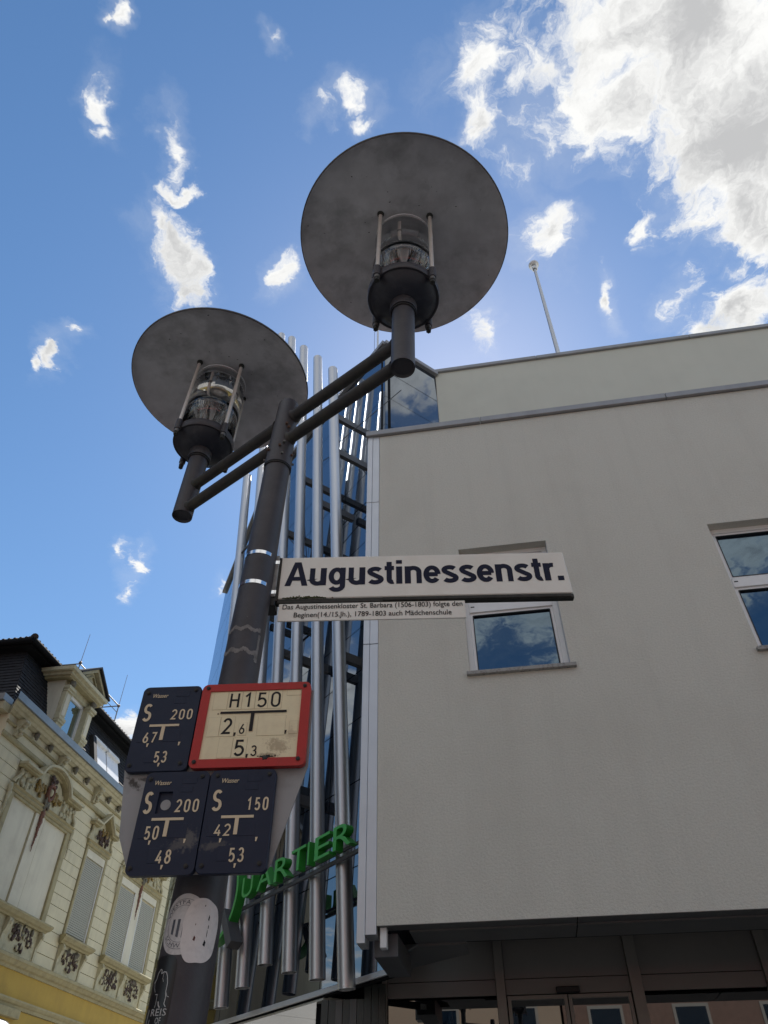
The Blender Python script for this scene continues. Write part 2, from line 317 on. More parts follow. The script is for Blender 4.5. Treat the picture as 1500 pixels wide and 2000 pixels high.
# ------------------------------------------------------------------ mesh helpers
ORG = {}
def V(*a): return Vector(a)
class MB:
    def __init__(s): s.v = []; s.f = []; s.sm = []
    def add(s, vs, fs, smooth=False):
        o = len(s.v); s.v += [Vector(q) for q in vs]; s.f += [tuple(i + o for i in f) for f in fs]; s.sm += [smooth] * len(fs); return s
    def hexa(s, p):   # 8 points: bottom ring 0-3, top ring 4-7
        return s.add(p, [(3, 2, 1, 0), (4, 5, 6, 7), (0, 1, 5, 4), (1, 2, 6, 5), (2, 3, 7, 6), (3, 0, 4, 7)])
    def box(s, x0, x1, y0, y1, z0, z1):
        return s.hexa([(x0, y0, z0), (x1, y0, z0), (x1, y1, z0), (x0, y1, z0), (x0, y0, z1), (x1, y0, z1), (x1, y1, z1), (x0, y1, z1)])
    def obox(s, o, ax, ay, az):  # origin corner and three edge vectors
        o, ax, ay, az = map(Vector, (o, ax, ay, az))
        return s.hexa([o, o + ax, o + ax + ay, o + ay, o + az, o + ax + az, o + ax + ay + az, o + ay + az])
    def prism(s, poly, d):   # poly: 3-D points, extruded by d
        n = len(poly); P = [Vector(q) for q in poly]; d = Vector(d)
        return s.add(P + [q + d for q in P], [tuple(range(n - 1, -1, -1)), tuple(range(n, 2 * n))] + [(i, (i + 1) % n, n + (i + 1) % n, n + i) for i in range(n)])
    def tube(s, p0, p1, r0, r1=None, n=16, caps=True, smooth=True):
        r1 = r0 if r1 is None else r1; p0 = Vector(p0); p1 = Vector(p1); w = (p1 - p0).normalized()
        a = w.orthogonal().normalized(); b = w.cross(a); vs = []
        for p, r in ((p0, r0), (p1, r1)):
            vs += [p + (a * cos(2 * pi * i / n) + b * sin(2 * pi * i / n)) * r for i in range(n)]
        s.add(vs, [(i, (i + 1) % n, n + (i + 1) % n, n + i) for i in range(n)], smooth)
        if caps: s.add(vs, [tuple(range(n - 1, -1, -1)), tuple(range(n, 2 * n))])
        return s
    def path(s, pts, r, n=8, caps=True):
        for a, b in zip(pts, pts[1:]): s.tube(a, b, r, n=n, caps=caps)
        return s
    def lathe(s, prof, n=48, c=(0, 0, 0), smooth=True, closed=False):   # prof: (r, z)
        c = Vector(c); k = len(prof); vs = []
        if not closed and k > 2:      # sharp corners of the profile become real edges
            for j in range(1, k - 1):
                a = Vector(prof[j]) - Vector(prof[j - 1]); b = Vector(prof[j + 1]) - Vector(prof[j])
                if a.length > 1e-7 and b.length > 1e-7 and a.angle(b) > .6:
                    s.lathe(prof[:j + 1], n, c, smooth); return s.lathe(prof[j:], n, c, smooth)
        for r, z in prof: vs += [c + V(r * cos(2 * pi * i / n), r * sin(2 * pi * i / n), z) for i in range(n)]
        fs = []
        for j in range(k if closed else k - 1):
            a, b = j * n, ((j + 1) % k) * n
            fs += [(a + i, a + (i + 1) % n, b + (i + 1) % n, b + i) for i in range(n)]
        return s.add(vs, fs, smooth)
    def blob(s, c, rx, ry, rz, n=7, k=4, jit=.18):
        c = Vector(c); vs = [c + V(0, 0, -rz)]
        for j in range(1, k):
            t = -pi / 2 + pi * j / k
            for i in range(n):
                q = 1 + random.uniform(-jit, jit); a = 2 * pi * i / n
                vs.append(c + V(rx * cos(t) * cos(a) * q, ry * cos(t) * sin(a) * q, rz * sin(t) * q))
        vs.append(c + V(0, 0, rz)); e = len(vs) - 1; fs = []
        for i in range(n):
            fs.append((0, 1 + (i + 1) % n, 1 + i)); fs.append((e, 1 + (k - 2) * n + i, 1 + (k - 2) * n + (i + 1) % n))
            for j in range(k - 2):
                a, b = 1 + j * n, 1 + (j + 1) * n; fs.append((a + i, a + (i + 1) % n, b + (i + 1) % n, b + i))
        return s.add(vs, fs, True)
    def build(s, name, material, parent=None, bevel=0, loc=None, seg=1):
        """links everything collected so far as ONE mesh object; points are in world space, or in the parent thing's own frame when that frame is turned"""
        me = bpy.data.meshes.new(name); off = ORG.get(parent.name if parent else None, Vector((0, 0, 0)))
        if loc is not None: off = Vector(loc)
        me.from_pydata([tuple(q - off) for q in s.v], [], s.f); me.materials.append(material)
        bm = bmesh.new(); bm.from_mesh(me); bmesh.ops.recalc_face_normals(bm, faces=bm.faces)
        for f, q in zip(bm.faces, s.sm): f.smooth = q
        if bevel: bmesh.ops.bevel(bm, geom=[e for e in bm.edges if len(e.link_faces) == 2 and e.calc_face_angle() > .5], offset=bevel, segments=seg, affect='EDGES', clamp_overlap=True)
        bm.to_mesh(me); bm.free()
        o = bpy.data.objects.new(name, me); COL.objects.link(o)
        if parent:
            o.parent = parent; ORG[o.name] = off if loc is None else ORG.get(parent.name, Vector((0, 0, 0)))
            if loc is not None: o.location = Vector(loc) - ORG.get(parent.name, Vector((0, 0, 0))); ORG[o.name] = off
        else: o.location = off; ORG[o.name] = off
        return o
def tag(o, label=None, cat=None, group=None, kind=None):
    for k, v in (('label', label), ('category', cat), ('group', group), ('kind', kind)):
        if v: o[k] = v
    return o
def thing(name, loc, label, cat, rot=(0, 0, 0), group=None, local=False):
    o = bpy.data.objects.new(name, None); COL.objects.link(o); o.location = loc; o.rotation_euler = rot; o.empty_display_size = .1
    ORG[o.name] = Vector((0, 0, 0)) if local else Vector(loc)
    return tag(o, label, cat, group)
def glyphs(text, bold=0.0, extrude=0.0, res=4, spacing=1.0):
    """flat or solid lettering: returns verts, faces, and the box round them"""
    c = bpy.data.curves.new('text', 'FONT'); c.body = text; c.size = 1; c.offset = bold; c.extrude = extrude; c.resolution_u = res; c.fill_mode = 'BOTH' if extrude else 'FRONT'
    c.space_character = spacing
    o = bpy.data.objects.new('text', c); COL.objects.link(o)
    me = bpy.data.meshes.new_from_object(o.evaluated_get(bpy.context.evaluated_depsgraph_get()))
    vs = [q.co.copy() for q in me.vertices]; fs = [tuple(p.vertices) for p in me.polygons]
    bpy.data.objects.remove(o); bpy.data.curves.remove(c); bpy.data.meshes.remove(me)
    xs = [q.x for q in vs]; ys = [q.y for q in vs]
    return vs, fs, (min(xs), max(xs), min(ys), max(ys))
CAPH = glyphs('H')[2][3]
def lettering(text, u0, u1, base, cap, ydepth, bold=0.0, shear=0.0):
    """text lying in the local x-z plane: from u0 to u1, baseline and cap height as measured; bold print is struck several times, side by side"""
    vs, fs, (a, b, c, d) = glyphs(text); k = (u1 - u0) / (b - a); kz = (cap - base) / CAPH
    V_, F2 = [], []
    hits = [(0, 0)] + ([(p * bold, q * bold * .55) for p, q in ((-1, 0), (1, 0), (-.7, 1), (.7, 1), (-.7, -1), (.7, -1), (0, .6), (0, -.6))] if bold else [])
    for i, (dx, dz) in enumerate(hits):
        o = len(V_); V_ += [V(u0 + (q.x + dx - a) * k + shear * q.y * kz, ydepth - i * .00003, base + (q.y + dz) * kz) for q in vs]; F2 += [tuple(n + o for n in f) for f in fs]
    return V_, F2
# narrow road-sign figures drawn as strokes of even width
def arc(cx, cy, rx, ry, a0, a1, n=10):
    return [(cx + rx * cos(radians(a0 + (a1 - a0) * i / n)), cy + ry * sin(radians(a0 + (a1 - a0) * i / n))) for i in range(n + 1)]
DIN = {
    '0': [(arc(.25, .74, .25, .26, 0, 180) + arc(.25, .26, .25, .26, 180, 360), True)],
    '1': [([(.06, .76), (.3, .985), (.3, -.01)], False)],
    '2': [(arc(.25, .73, .25, .27, 165, -38) + [(.0, .03), (.52, .03)], False)],
    '3': [(arc(.24, .76, .22, .24, 160, -80) + arc(.24, .26, .26, .27, 80, -160), False)],
    '4': [([(.36, 1.0), (0, .24), (.56, .24)], False), ([(.4, .52), (.4, -.02)], False)],
    '5': [([(.48, .97), (.07, .97), (.05, .52)] + arc(.24, .3, .27, .3, 130, -150), False)],
    '6': [([(.36, 1.0), (.06, .48)], False), (arc(.25, .27, .25, .27, 0, 360, 18)[:-1], True)],
    '7': [([(0, .97), (.5, .97), (.17, -.02)], False)],
    '8': [(arc(.25, .77, .21, .23, 0, 360, 16)[:-1], True), (arc(.25, .27, .25, .27, 0, 360, 18)[:-1], True)],
    'S': [(arc(.25, .755, .24, .245, 35, 255) + arc(.25, .25, .26, .25, 75, -150), False)],
    'H': [([(.0, 1.02), (0, -.02)], False), ([(.5, 1.02), (.5, -.02)], False), ([(0, .52), (.5, .52)], False)],
}
def stroke(mb, pts, closed, t, y):
    n = len(pts); P = [Vector((a, b)) for a, b in pts]; Ls, Rs = [], []
    for i in range(n):
        a = P[(i - 1) % n] if (closed or i > 0) else None; b = P[(i + 1) % n] if (closed or i < n - 1) else None
        d1 = (P[i] - a).normalized() if a is not None else None; d2 = (b - P[i]).normalized() if b is not None else None
        d1 = d1 or d2; d2 = d2 or d1
        n1 = Vector((-d1.y, d1.x)); n2 = Vector((-d2.y, d2.x)); nn = (n1 + n2)
        nn = nn.normalized() if nn.length > 1e-6 else n1
        k = t / 2 / max(.45, nn.dot(n1)); Ls.append(P[i] + nn * k); Rs.append(P[i] - nn * k)
    vs = [V(q.x, y, q.y) for q in Ls] + [V(q.x, y, q.y) for q in Rs]
    mb.add(vs, [(i, (i + 1) % n, n + (i + 1) % n, n + i) for i in range(n if closed else n - 1)])
def din(mb, text, u0, z0, u1, z1, y, tk=.135):
    h = z1 - z0; nch = len(text); adv = (u1 - u0) / (nch - 1 + .5 / .72) if nch > 1 else 0
    cw = (u1 - u0) if nch == 1 else adv * .5 / .72
    for i, ch in enumerate(text):
        for j, (pts, cl) in enumerate(DIN[ch]):
            stroke(mb, [(u0 + i * adv + (a / .5) * (cw - tk * h) + tk * h / 2, z0 + tk * h / 2 + b * (h - tk * h)) for a, b in pts], cl, tk * h, y - j * .00006)
BOLD = {   # narrow bold grotesque: strokes in cap heights, and the advance of each letter
    'u': (.636, [([(.135, .725), (.135, .25)] + arc(.318, .25, .183, .175, 180, 340, 12), 0), ([(.5, .725), (.5, 0)], 0)]),
    'g': (.636, [(arc(.305, .375, .185, .275, 0, 360, 22)[:-1], 1), ([(.5, .725), (.5, .0)] + arc(.31, -.03, .19, .165, 0, -158, 12), 0)]),
    's': (.58, [(arc(.29, .53, .178, .118, 28, 232, 12) + arc(.29, .20, .19, .122, 58, -152, 14), 0)]),
    't': (.347, [([(.165, .93), (.165, .21)] + arc(.265, .19, .10, .112, 180, 292, 8), 0), ([(.015, .665), (.325, .665)], 0)]),
    'i': (.29, [([(.145, 0), (.145, .725)], 0), ([(.145, .845), (.145, 1.0)], 0)]),
    'n': (.636, [([(.135, 0), (.135, .725)], 0), (arc(.318, .475, .183, .175, 160, 0, 12) + [(.5, 0)], 0)]),
    'e': (.58, [(arc(.29, .365, .195, .285, 0, 322, 24), 0), ([(.11, .365), (.475, .365)], 0)]),
    'r': (.406, [([(.135, 0), (.135, .725)], 0), (arc(.335, .45, .20, .20, 168, 78, 8), 0)]),
    '.': (.29, [([(.145, 0), (.145, .185)], 0)]),
}
def grotesque(mb, text, u0, u1, base, cap, y, tk=.188):
    """bold sans letters built from strokes: stems full width, bowls and bars as even bands"""
    h = cap - base; w = sum(.753 if c == 'A' else BOLD[c][0] for c in text) - .05; k = (u1 - u0) / w; u = u0; n = 0
    for c in text:
        def P(a, b): return V(u + a * k, y - .00004 * (n % 7), base + b * h)
        if c == 'A':
            for q in ([(0, 0), (.192, 0), (.43, 1), (.268, 1)], [(.753, 0), (.561, 0), (.323, 1), (.485, 1)], [(.16, .215), (.593, .215), (.55, .375), (.203, .375)]):
                mb.add([P(*e) for e in q], [(0, 1, 2, 3)]); n += 1
            u += .753 * k; continue
        for pts, cl in BOLD[c][1]:
            vertical = len(pts) == 2 and pts[0][0] == pts[1][0]; t = tk * (1.06 if vertical else .93)
            stroke(mb, [(u + a * k, base + b * h) for a, b in pts], bool(cl), t * h, y - .00004 * (n % 7)); n += 1
        u += BOLD[c][0] * k
def comma(mb, u, z, s, y):
    mb.add([V(u - s * .35, y, z + s * .5), V(u + s * .3, y, z + s * .5), V(u + s * .05, y, z - s * .6), V(u - s * .3, y, z - s * .6)], [(0, 1, 2, 3)])
def rrect(u0, u1, z0, z1, r, y, n=5):
    pts = []
    for cx, cz, a in ((u1 - r, z1 - r, 0), (u0 + r, z1 - r, 90), (u0 + r, z0 + r, 180), (u1 - r, z0 + r, 270)):
        pts += [V(cx + r * cos(radians(a + 90 * i / n)), y, cz + r * sin(radians(a + 90 * i / n))) for i in range(n + 1)]
    return pts

# ------------------------------------------------------------------ setting: ground
tag(MB().add([(-300, -300, 0), (300, -300, 0), (300, 300, 0), (-300, 300, 0)], [(0, 1, 2, 3)]).build('ground', M['ground']), kind='structure')
b = MB()
b.box(-1.4, 40, 0.8, 9.6, .004, .12); b.box(-30, -8.3, -6.0, 60, .004, .12)
tag(b.build('pavement', M['pave']), kind='structure')

# ------------------------------------------------------------------ commercial building
FY = 6.5
bld = thing('commercial_building', (-1.15, FY, 0), 'pale rendered modern shop building with dark glass corner tower', 'building')
def facade_with_holes(x0, x1, z0, z1, y0, y1, holes):
    xs = sorted({x0, x1} | {h[0] for h in holes} | {h[1] for h in holes}); zs = sorted({z0, z1} | {h[2] for h in holes} | {h[3] for h in holes})
    mb = MB()
    def inside(cx, cz): return any(h[0] < cx < h[1] and h[2] < cz < h[3] for h in holes)
    for a, c in zip(xs, xs[1:]):
        for p, q in zip(zs, zs[1:]):
            if inside((a + c) / 2, (p + q) / 2): continue
            mb.add([(a, y0, p), (c, y0, p), (c, y0, q), (a, y0, q)], [(0, 1, 2, 3)])
    for h in holes:   # reveals
        mb.add([(h[0], y0, h[2]), (h[0], y1, h[2]), (h[0], y1, h[3]), (h[0], y0, h[3])], [(0, 1, 2, 3)])
        mb.add([(h[1], y0, h[2]), (h[1], y0, h[3]), (h[1], y1, h[3]), (h[1], y1, h[2])], [(0, 1, 2, 3)])
        mb.add([(h[0], y0, h[3]), (h[0], y1, h[3]), (h[1], y1, h[3]), (h[1], y0, h[3])], [(0, 1, 2, 3)])
        mb.add([(h[0], y0, h[2]), (h[1], y0, h[2]), (h[1], y1, h[2]), (h[0], y1, h[2])], [(0, 1, 2, 3)])
    return mb
WINS = [(-.195, .825, 5.42, 7.11), (2.632, 3.66, 5.42, 7.09), (5.46, 6.48, 5.42, 7.09), (8.28, 9.30, 5.42, 7.09)]
mb = facade_with_holes(-1.15, 14, 3.18, 9.34, FY, FY + .15, WINS)
mb.box(-1.15, 14, FY + .35, FY + .5, 3.4, 9.34)
mb.add([(-1.15, FY, 3.18), (-1.15, FY + .5, 3.18), (-1.15, FY + .5, 9.34), (-1.15, FY, 9.34)], [(0, 1, 2, 3)])
mb.add([(-1.15, FY, 9.335), (14, FY, 9.335), (14, FY + 2.2, 9.335), (-1.15, FY + 2.2, 9.335)], [(0, 1, 2, 3)])
wall = mb.build('wall', M['render'], bld)
for i, (x0, x1, z0, z1) in enumerate(WINS):
    y = FY + .115; f = MB(); t = .055
    f.box(x0, x0 + t, y, y + .07, z0 + .03, z1); f.box(x1 - t, x1, y, y + .07, z0 + .03, z1)
    f.box(x0 + t, x1 - t, y, y + .07, z1 - t, z1); f.box(x0 + t, x1 - t, y, y + .07, z0 + .03, z0 + .03 + t)
    f.box(x0 + t, x1 - t, y - .004, y + .07, 6.27, 6.385)                       # wide transom
    for (p, q) in ((z0 + .03 + t, 6.27), (6.385, z1 - t)):                      # inner sash, a little behind
        a = .035; f.box(x0 + t, x0 + t + a, y + .016, y + .06, p, q); f.box(x1 - t - a, x1 - t, y + .016, y + .06, p, q)
        f.box(x0 + t + a, x1 - t - a, y + .016, y + .06, q - a, q); f.box(x0 + t + a, x1 - t - a, y + .016, y + .06, p, p + a)
    win = f.build('window', M['frame'], bld, bevel=.003)
    for (p, q) in ((z0 + .03 + t, 6.27), (6.385, z1 - t)):
        MB().add([(x0 + t + .03, y + .04, p + .03), (x1 - t - .03, y + .04, p + .03), (x1 - t - .03, y + .04, q - .03), (x0 + t + .03, y + .04, q - .03)], [(0, 1, 2, 3)]).build('pane', M['pane'], win)
    for (p, q) in ((z0 + .03 + t, 6.27), (6.385, z1 - t)):
        a = x0 + t + .034; c = x1 - t - .034; e = p + .034; d = q - .034; g_ = MB()
        g_.box(a - .004, a + .006, y + .012, y + .039, e, d); g_.box(c - .006, c + .004, y + .012, y + .039, e, d); g_.box(a + .006, c - .006, y + .012, y + .039, e - .004, e + .006); g_.box(a + .006, c - .006, y + .012, y + .039, d - .006, d + .004)
        g_.build('seal', M['black'], win)
    MB().box(x0 + .075, x0 + .115, y - .006, y - .0035, 6.335, 6.348).build('vent_slot', M['black'], win)
    g = MB(); g.box(x0 - .03, x1 + .05, FY - .045, FY + .12, z0 - .012, z0 + .03)
    g.build('sill', M['sill'], win, bevel=.004)
    jb = MB(); jb.box(x1 - .003, x1 + .0, FY + .012, y, z0 + .03, z1); jb.build('guide_rail', M['trim'], win)
# copings, one sheet after another
x = -1.34
for L_ in (1.62, 2.5, 2.95, 3.0, 3.0, 3.0):
    MB().box(x, x + L_ - .006, FY - .05, FY + .42, 9.345, 9.445).build('coping', M['coping'], bld, bevel=.006); x += L_
PY = FY + 2
x = -.385
for L_ in (2.0, 2.9, 3.0, 3.0, 4.0):
    MB().box(x, x + L_ - .006, PY - .05, PY + .5, 13.44, 13.53).build('coping', M['coping'], bld, bevel=.006); x += L_
p = MB(); p.add([(-.385, PY, 9.3), (14, PY, 9.3), (14, PY, 13.44), (-.385, PY, 13.44)], [(0, 1, 2, 3)])
p.box(-.3, 14, PY + .02, PY + 6, 13.36, 13.42); p.box(-3.5, 14, PY + 5.8, PY + 6, 0, 13.36)
p.build('penthouse_wall', M['render_up'], bld)
# aluminium corner trim in two strips, joints between sheets
for (z0, z1) in ((3.055, 5.9), (5.906, 8.05), (8.056, 9.345)):
    MB().box(-1.315, -1.246, FY - .012, FY + .2, z0, z1).build('corner_trim', M['trim'], bld, bevel=.003)
    MB().box(-1.244, -1.153, FY - .006, FY + .2, z0 + (.06 if z0 < 4 else 0), z1).build('corner_trim', M['trim'], bld, bevel=.003)
MB().box(-1.13, -1.075, FY + .05, FY + .13, 3.03, 3.19).build('downpipe_stub', M['frame'], bld, bevel=.004)
MB().box(-1.2, -1.0, FY + .18, FY + .95, 2.99, 3.16).build('edge_beam', M['beam'], bld, bevel=.004)
# glass tower: two faces at 45 degrees meeting at an arris that points at the street, then a third face
TC = V(-1.256, 7.615, 0); EL = V(-1, 1, 0) / sqrt(2); NL = V(-1, -1, 0) / sqrt(2); ER = V(1, 1, 0) / sqrt(2); NR = V(1, -1, 0) / sqrt(2)
BEND = TC + EL * 4.66; E3 = (V(-6.77, 14.53, 0) - BEND).normalized(); N3 = V(-E3.y, E3.x, 0); N3 = N3 if N3.dot(V(-1, -1, 0)) > 0 else -N3
TOPZ = 13.34
gw = MB()
gw.obox(TC - NL * .12, EL * 4.66, NL * .06, V(0, 0, TOPZ) - V(0, 0, 3.1)); 
for q in range(8): gw.v[q] = gw.v[q] + V(0, 0, 3.1)
o = len(gw.v); gw.obox(TC - NR * .12 + V(0, 0, 6.1), ER * 1.32, NR * .06, V(0, 0, TOPZ - 9.2))
o2 = len(gw.v); gw.obox(BEND - N3 * .12, E3 * 4.3, N3 * .06, V(0, 0, TOPZ - 3.1))
for q in range(o, len(gw.v)): gw.v[q] = gw.v[q] + V(0, 0, 3.1)
tower = gw.build('glass_wall', M['joint'], bld)
rows = [3.085, 4.12, 5.06, 5.85, 6.52, 7.2, 7.96, 8.72, 9.48, 10.24, 11.0, 11.77, 12.53, TOPZ]
def panes(o, e, n, length, step, zmin=0):
    k = max(1, round(length / step)); w = length / k
    for i in range(k):
        for z0, z1 in zip(rows, rows[1:]):
            if z0 < zmin: continue
            j = random.uniform(-.0012, .0012)
            MB().obox(o + e * (i * w + .006) - n * .05 + V(0, 0, z0 + .006), e * (w - .012), n * (.05 + j), V(0, 0, z1 - z0 - .012)).build('glass_pane', M['tower'], tower)
panes(TC, EL, NL, 4.66, 1.165); panes(TC, ER, NR, 1.235, 1.235, 8.7); panes(BEND, E3, N3, 4.25, 1.42)
for (o, e, n, L_) in ((TC, EL, NL, 4.7), (TC, ER, NR, 1.245), (BEND, E3, N3, 4.35)):
    MB().obox(o - n * .15 - e * .02 + V(0, 0, TOPZ + .003), e * (L_ + .03), n * .22, V(0, 0, .10)).build('tower_coping', M['coping'], bld, bevel=.005)
tr = MB(); tr.add([TC - V(0, 0, 0) + V(0, .05, TOPZ - .02), TC + ER * 1.3 + V(0, 0, TOPZ - .02), V(2, 16, TOPZ - .02), V(-6.7, 14.5, TOPZ - .02), BEND + V(0, 0, TOPZ - .02)], [(0, 1, 2, 3, 4)])
tr.build('tower_roof', M['joint'], bld)
# canopy under the tower: thin bright edge and a ceiling of glossy sheets
MB().obox(TC - EL * .30 + NL * .0 + V(0, 0, 3.035), EL * 5.05, NL * .03, V(0, 0, .05)).build('canopy_edge', M['trim'], bld, bevel=.004)
MB().obox(TC - EL * .1 - NL * .06 + V(0, 0, 3.02), EL * 4.8, NL * .05, V(0, 0, .06)).build('canopy_filler', M['joint'], bld)  # filler added behind the edge to block sky light leaking through the gap
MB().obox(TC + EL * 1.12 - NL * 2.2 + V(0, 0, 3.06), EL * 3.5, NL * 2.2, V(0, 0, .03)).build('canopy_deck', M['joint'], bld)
for i in range(5):
    for j in range(0 if i < 1 else 2):
        s0 = .1 + i * 1.02; d0 = .02 + j * 1.02
        MB().obox(TC + EL * s0 - NL * d0 + V(0, 0, 3.0), EL * 1.01, -NL * 1.01, V(0, 0, .03)).build('ceiling_panel', M['ceiling'], bld)
# strips of dark cladding beside the shop front
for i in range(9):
    xx = -2.02 + i * .072; m_ = M['darkpanel'] if i not in (2, 4) else M['soffit']  # two paler strips: reflected light put into their colour
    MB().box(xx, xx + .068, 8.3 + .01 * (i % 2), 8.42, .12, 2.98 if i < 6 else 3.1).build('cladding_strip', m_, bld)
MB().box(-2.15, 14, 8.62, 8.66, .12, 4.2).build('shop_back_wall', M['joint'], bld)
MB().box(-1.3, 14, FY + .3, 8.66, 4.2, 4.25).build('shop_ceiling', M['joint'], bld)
# soffit under the overhang, sheet after sheet
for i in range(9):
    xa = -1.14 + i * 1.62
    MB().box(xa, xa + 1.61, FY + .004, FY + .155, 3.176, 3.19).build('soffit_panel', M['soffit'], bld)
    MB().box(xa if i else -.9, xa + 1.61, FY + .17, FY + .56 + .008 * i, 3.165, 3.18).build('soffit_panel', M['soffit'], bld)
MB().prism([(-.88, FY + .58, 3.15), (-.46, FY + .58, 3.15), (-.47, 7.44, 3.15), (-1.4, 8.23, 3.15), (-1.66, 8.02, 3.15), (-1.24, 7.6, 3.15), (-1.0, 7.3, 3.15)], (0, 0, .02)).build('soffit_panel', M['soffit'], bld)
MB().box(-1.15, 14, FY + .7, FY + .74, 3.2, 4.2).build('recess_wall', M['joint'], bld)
# shop front
SY = 8.4
sf = MB()
for xa, w in ((-1.42, .05), (-.285, .09), (1.0, .11), (2.24, .1), (3.5, .1), (4.8, .1)): sf.box(xa, xa + w, SY - .05, SY + .06, .12, 4.1)
front = sf.build('shop_front', M['shopframe'], bld, bevel=.004)
cells = [(-1.37, -.285), (-.195, 1.0), (1.11, 2.24), (2.34, 3.5), (3.6, 4.8)]
for i, (xa, xb) in enumerate(cells):
    MB().box(xa + .004, xb - .004, SY - .01, SY + .02, 3.12, 4.1).build('upper_panel', M['shop'], front)
    MB().box(xa + .004, xb - .004, SY - .014, SY + .02, 2.985, 3.112).build('lower_panel', M['shop'], front)
    if i != 1: MB().box(xa + .004, xb - .004, SY + .0, SY + .02, .14, 2.965).build('shop_pane', M['shopglass'], front)
d_ = MB(); xa, xb = cells[1]; mid = (xa + xb) / 2 - .01
for (p, q) in ((xa + .01, mid - .004), (mid + .004, xb - .01)):
    d = MB(); t = .035
    d.box(p, p + t, SY - .03, SY + .01, .14, 2.975); d.box(q - t, q, SY - .03, SY + .01, .14, 2.975); d.box(p + t, q - t, SY - .03, SY + .01, 2.94, 2.975)
    dd = d.build('sliding_door', M['shopframe'], front, bevel=.003)
    MB().box(p + t, q - t, SY - .012, SY - .004, .14, 2.94).build('door_pane', M['shopglass'], dd)
MB().box(.29, .515, SY - .07, SY - .016, 2.98, 3.035).build('door_sensor', M['black'], front, bevel=.008)

# ------------------------------------------------------------------ screen of leaning steel pipes
OFF = .30
def tower_pt(s, off, z): return V(TC.x, TC.y, z) + EL * s + NL * off
PD = V(-.057, -.034, 1)
scr = thing('pipe_screen', tower_pt(0, OFF, 2.9), 'row of tall leaning brushed steel pipes in front of the glass tower', 'pipe screen')
def on_screen(x, y, off):
    d = ray(x, y); q = TC + NL * off; t = ((q - CAM).dot(NL)) / d.dot(NL); return CAM + d * t
pipes = []
for (bx, by, ty) in ((677, 1933, 722), (619.5, 1914, 700), (565, 1900, 680), (517.5, 1885, 662), (473, 1930, 655), (431.5, 1969, 668), (384, 1985, 930)):
    P0 = on_screen(bx, by, OFF); lo, hi = 0.0, 30.0
    for _ in range(40):                                   # height at which the leaning axis ends
        k = (lo + hi) / 2; q = P0 + PD * k - CAM; yy = 1000 - FPX * q.dot(U_) / q.dot(F_)
        if yy > ty: lo = k
        else: hi = k
    P1 = P0 + PD * lo; pipes.append((P0, P1)); r = .0825
    mb = MB(); mb.tube(P0, P1, r, n=40, caps=False); w = PD.normalized(); a = w.orthogonal().normalized(); c = w.cross(a)
    ring = [P1 + (a * cos(2 * pi * i / 40) + c * sin(2 * pi * i / 40)) * r for i in range(40)]
    ring2 = [q + (P1 - q) * .12 + w * .012 for q in ring]
    mb.add(ring + ring2, [(i, (i + 1) % 40, 40 + (i + 1) % 40, 40 + i) for i in range(40)], True); mb.add(ring2, [tuple(range(40))])
    ri = [P0 + (a * cos(2 * pi * i / 40) + c * sin(2 * pi * i / 40)) * (r - .006) for i in range(40)]
    ro = [P0 + (a * cos(2 * pi * i / 40) + c * sin(2 * pi * i / 40)) * r for i in range(40)]; ru = [q + w * .25 for q in ri]
    mb.add(ro + ri, [(i, (i + 1) % 40, 40 + (i + 1) % 40, 40 + i) for i in range(40)]); mb.add(ri + ru, [(i, (i + 1) % 40, 40 + (i + 1) % 40, 40 + i) for i in range(40)], True); mb.add(ru, [tuple(range(40))])
    mb.build('pipe', M['steel'], scr)
def pipe_at(k, z):
    P0, P1 = pipes[k]; t = (z - P0.z) / (P1.z - P0.z); return P0 + (P1 - P0) * t
for k, zs in ((0, (10.95, 10.1, 6.4)), (1, (9.4, 7.6)), (2, (10.4, 6.9, 5.0)), (3, (9.6, 7.3)), (4, (8.8, 5.6)), (5, (8.6, 6.6)), (6, (8.9, 5.6))):
    for z in zs:
        q = pipe_at(k, z); a = (q - TC).dot(NL)
        MB().obox(q - NL * .06 - EL * .035 - V(0, 0, .06), -NL * (a - .10), EL * .07, V(0, 0, .12)).build('beam', M['beam'], scr)
for (k, z0, z1, ds) in ((0, 10.95, 9.6, .9), (0, 10.2, 11.4, -.8), (1, 10.25, 11.6, .5), (2, 10.6, 9.0, .8), (3, 9.6, 8.2, -.7)):
    q = pipe_at(k, z0); MB().tube(q, tower_pt((q - TC).dot(EL) + ds, .01, z1), .007, n=6).build('cable', M['cable'], scr)
for z in (11.2, 8.8, 4.2):
    q0, q1 = pipe_at(6, min(z, 10.2)), pipe_at(5, min(z, 10.2)); MB().tube(q0, q1, .02, n=8).build('spacer', M['beam'], scr)

# ------------------------------------------------------------------ green letters
LO = .60
def sign_pt(s, z, off): return V(TC.x, TC.y, z) + EL * s + NL * off
ls = thing('letter_sign', sign_pt(0, 3.7, LO), 'green raised QUARTIER lettering mounted across the steel pipes', 'sign')
def solid_letter(ch, s0, s1, z0, z1, depth=.085):
    vs, fs, (a, b, c, d) = glyphs(ch, extrude=.5, res=6)
    mb = MB(); mb.add([sign_pt(s0 + (q.x - a) / (b - a) * (s1 - s0), z0 + (q.y - c) / (d - c) * (z1 - z0), LO + depth * (q.z - .5)) for q in vs], fs)
    o = mb.build('letter', M['green'], ls)
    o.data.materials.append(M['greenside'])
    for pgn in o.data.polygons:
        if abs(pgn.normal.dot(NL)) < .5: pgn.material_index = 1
    return o
for ch, s0, s1 in (('U', 2.03, 1.77), ('A', 1.658, 1.319), ('R', 1.262, .955), ('T', .9, .608), ('I', .563, .528), ('E', .419, .132), ('R', .069, -.258)):
    solid_letter(ch, s0, s1, 4.026, 4.252)
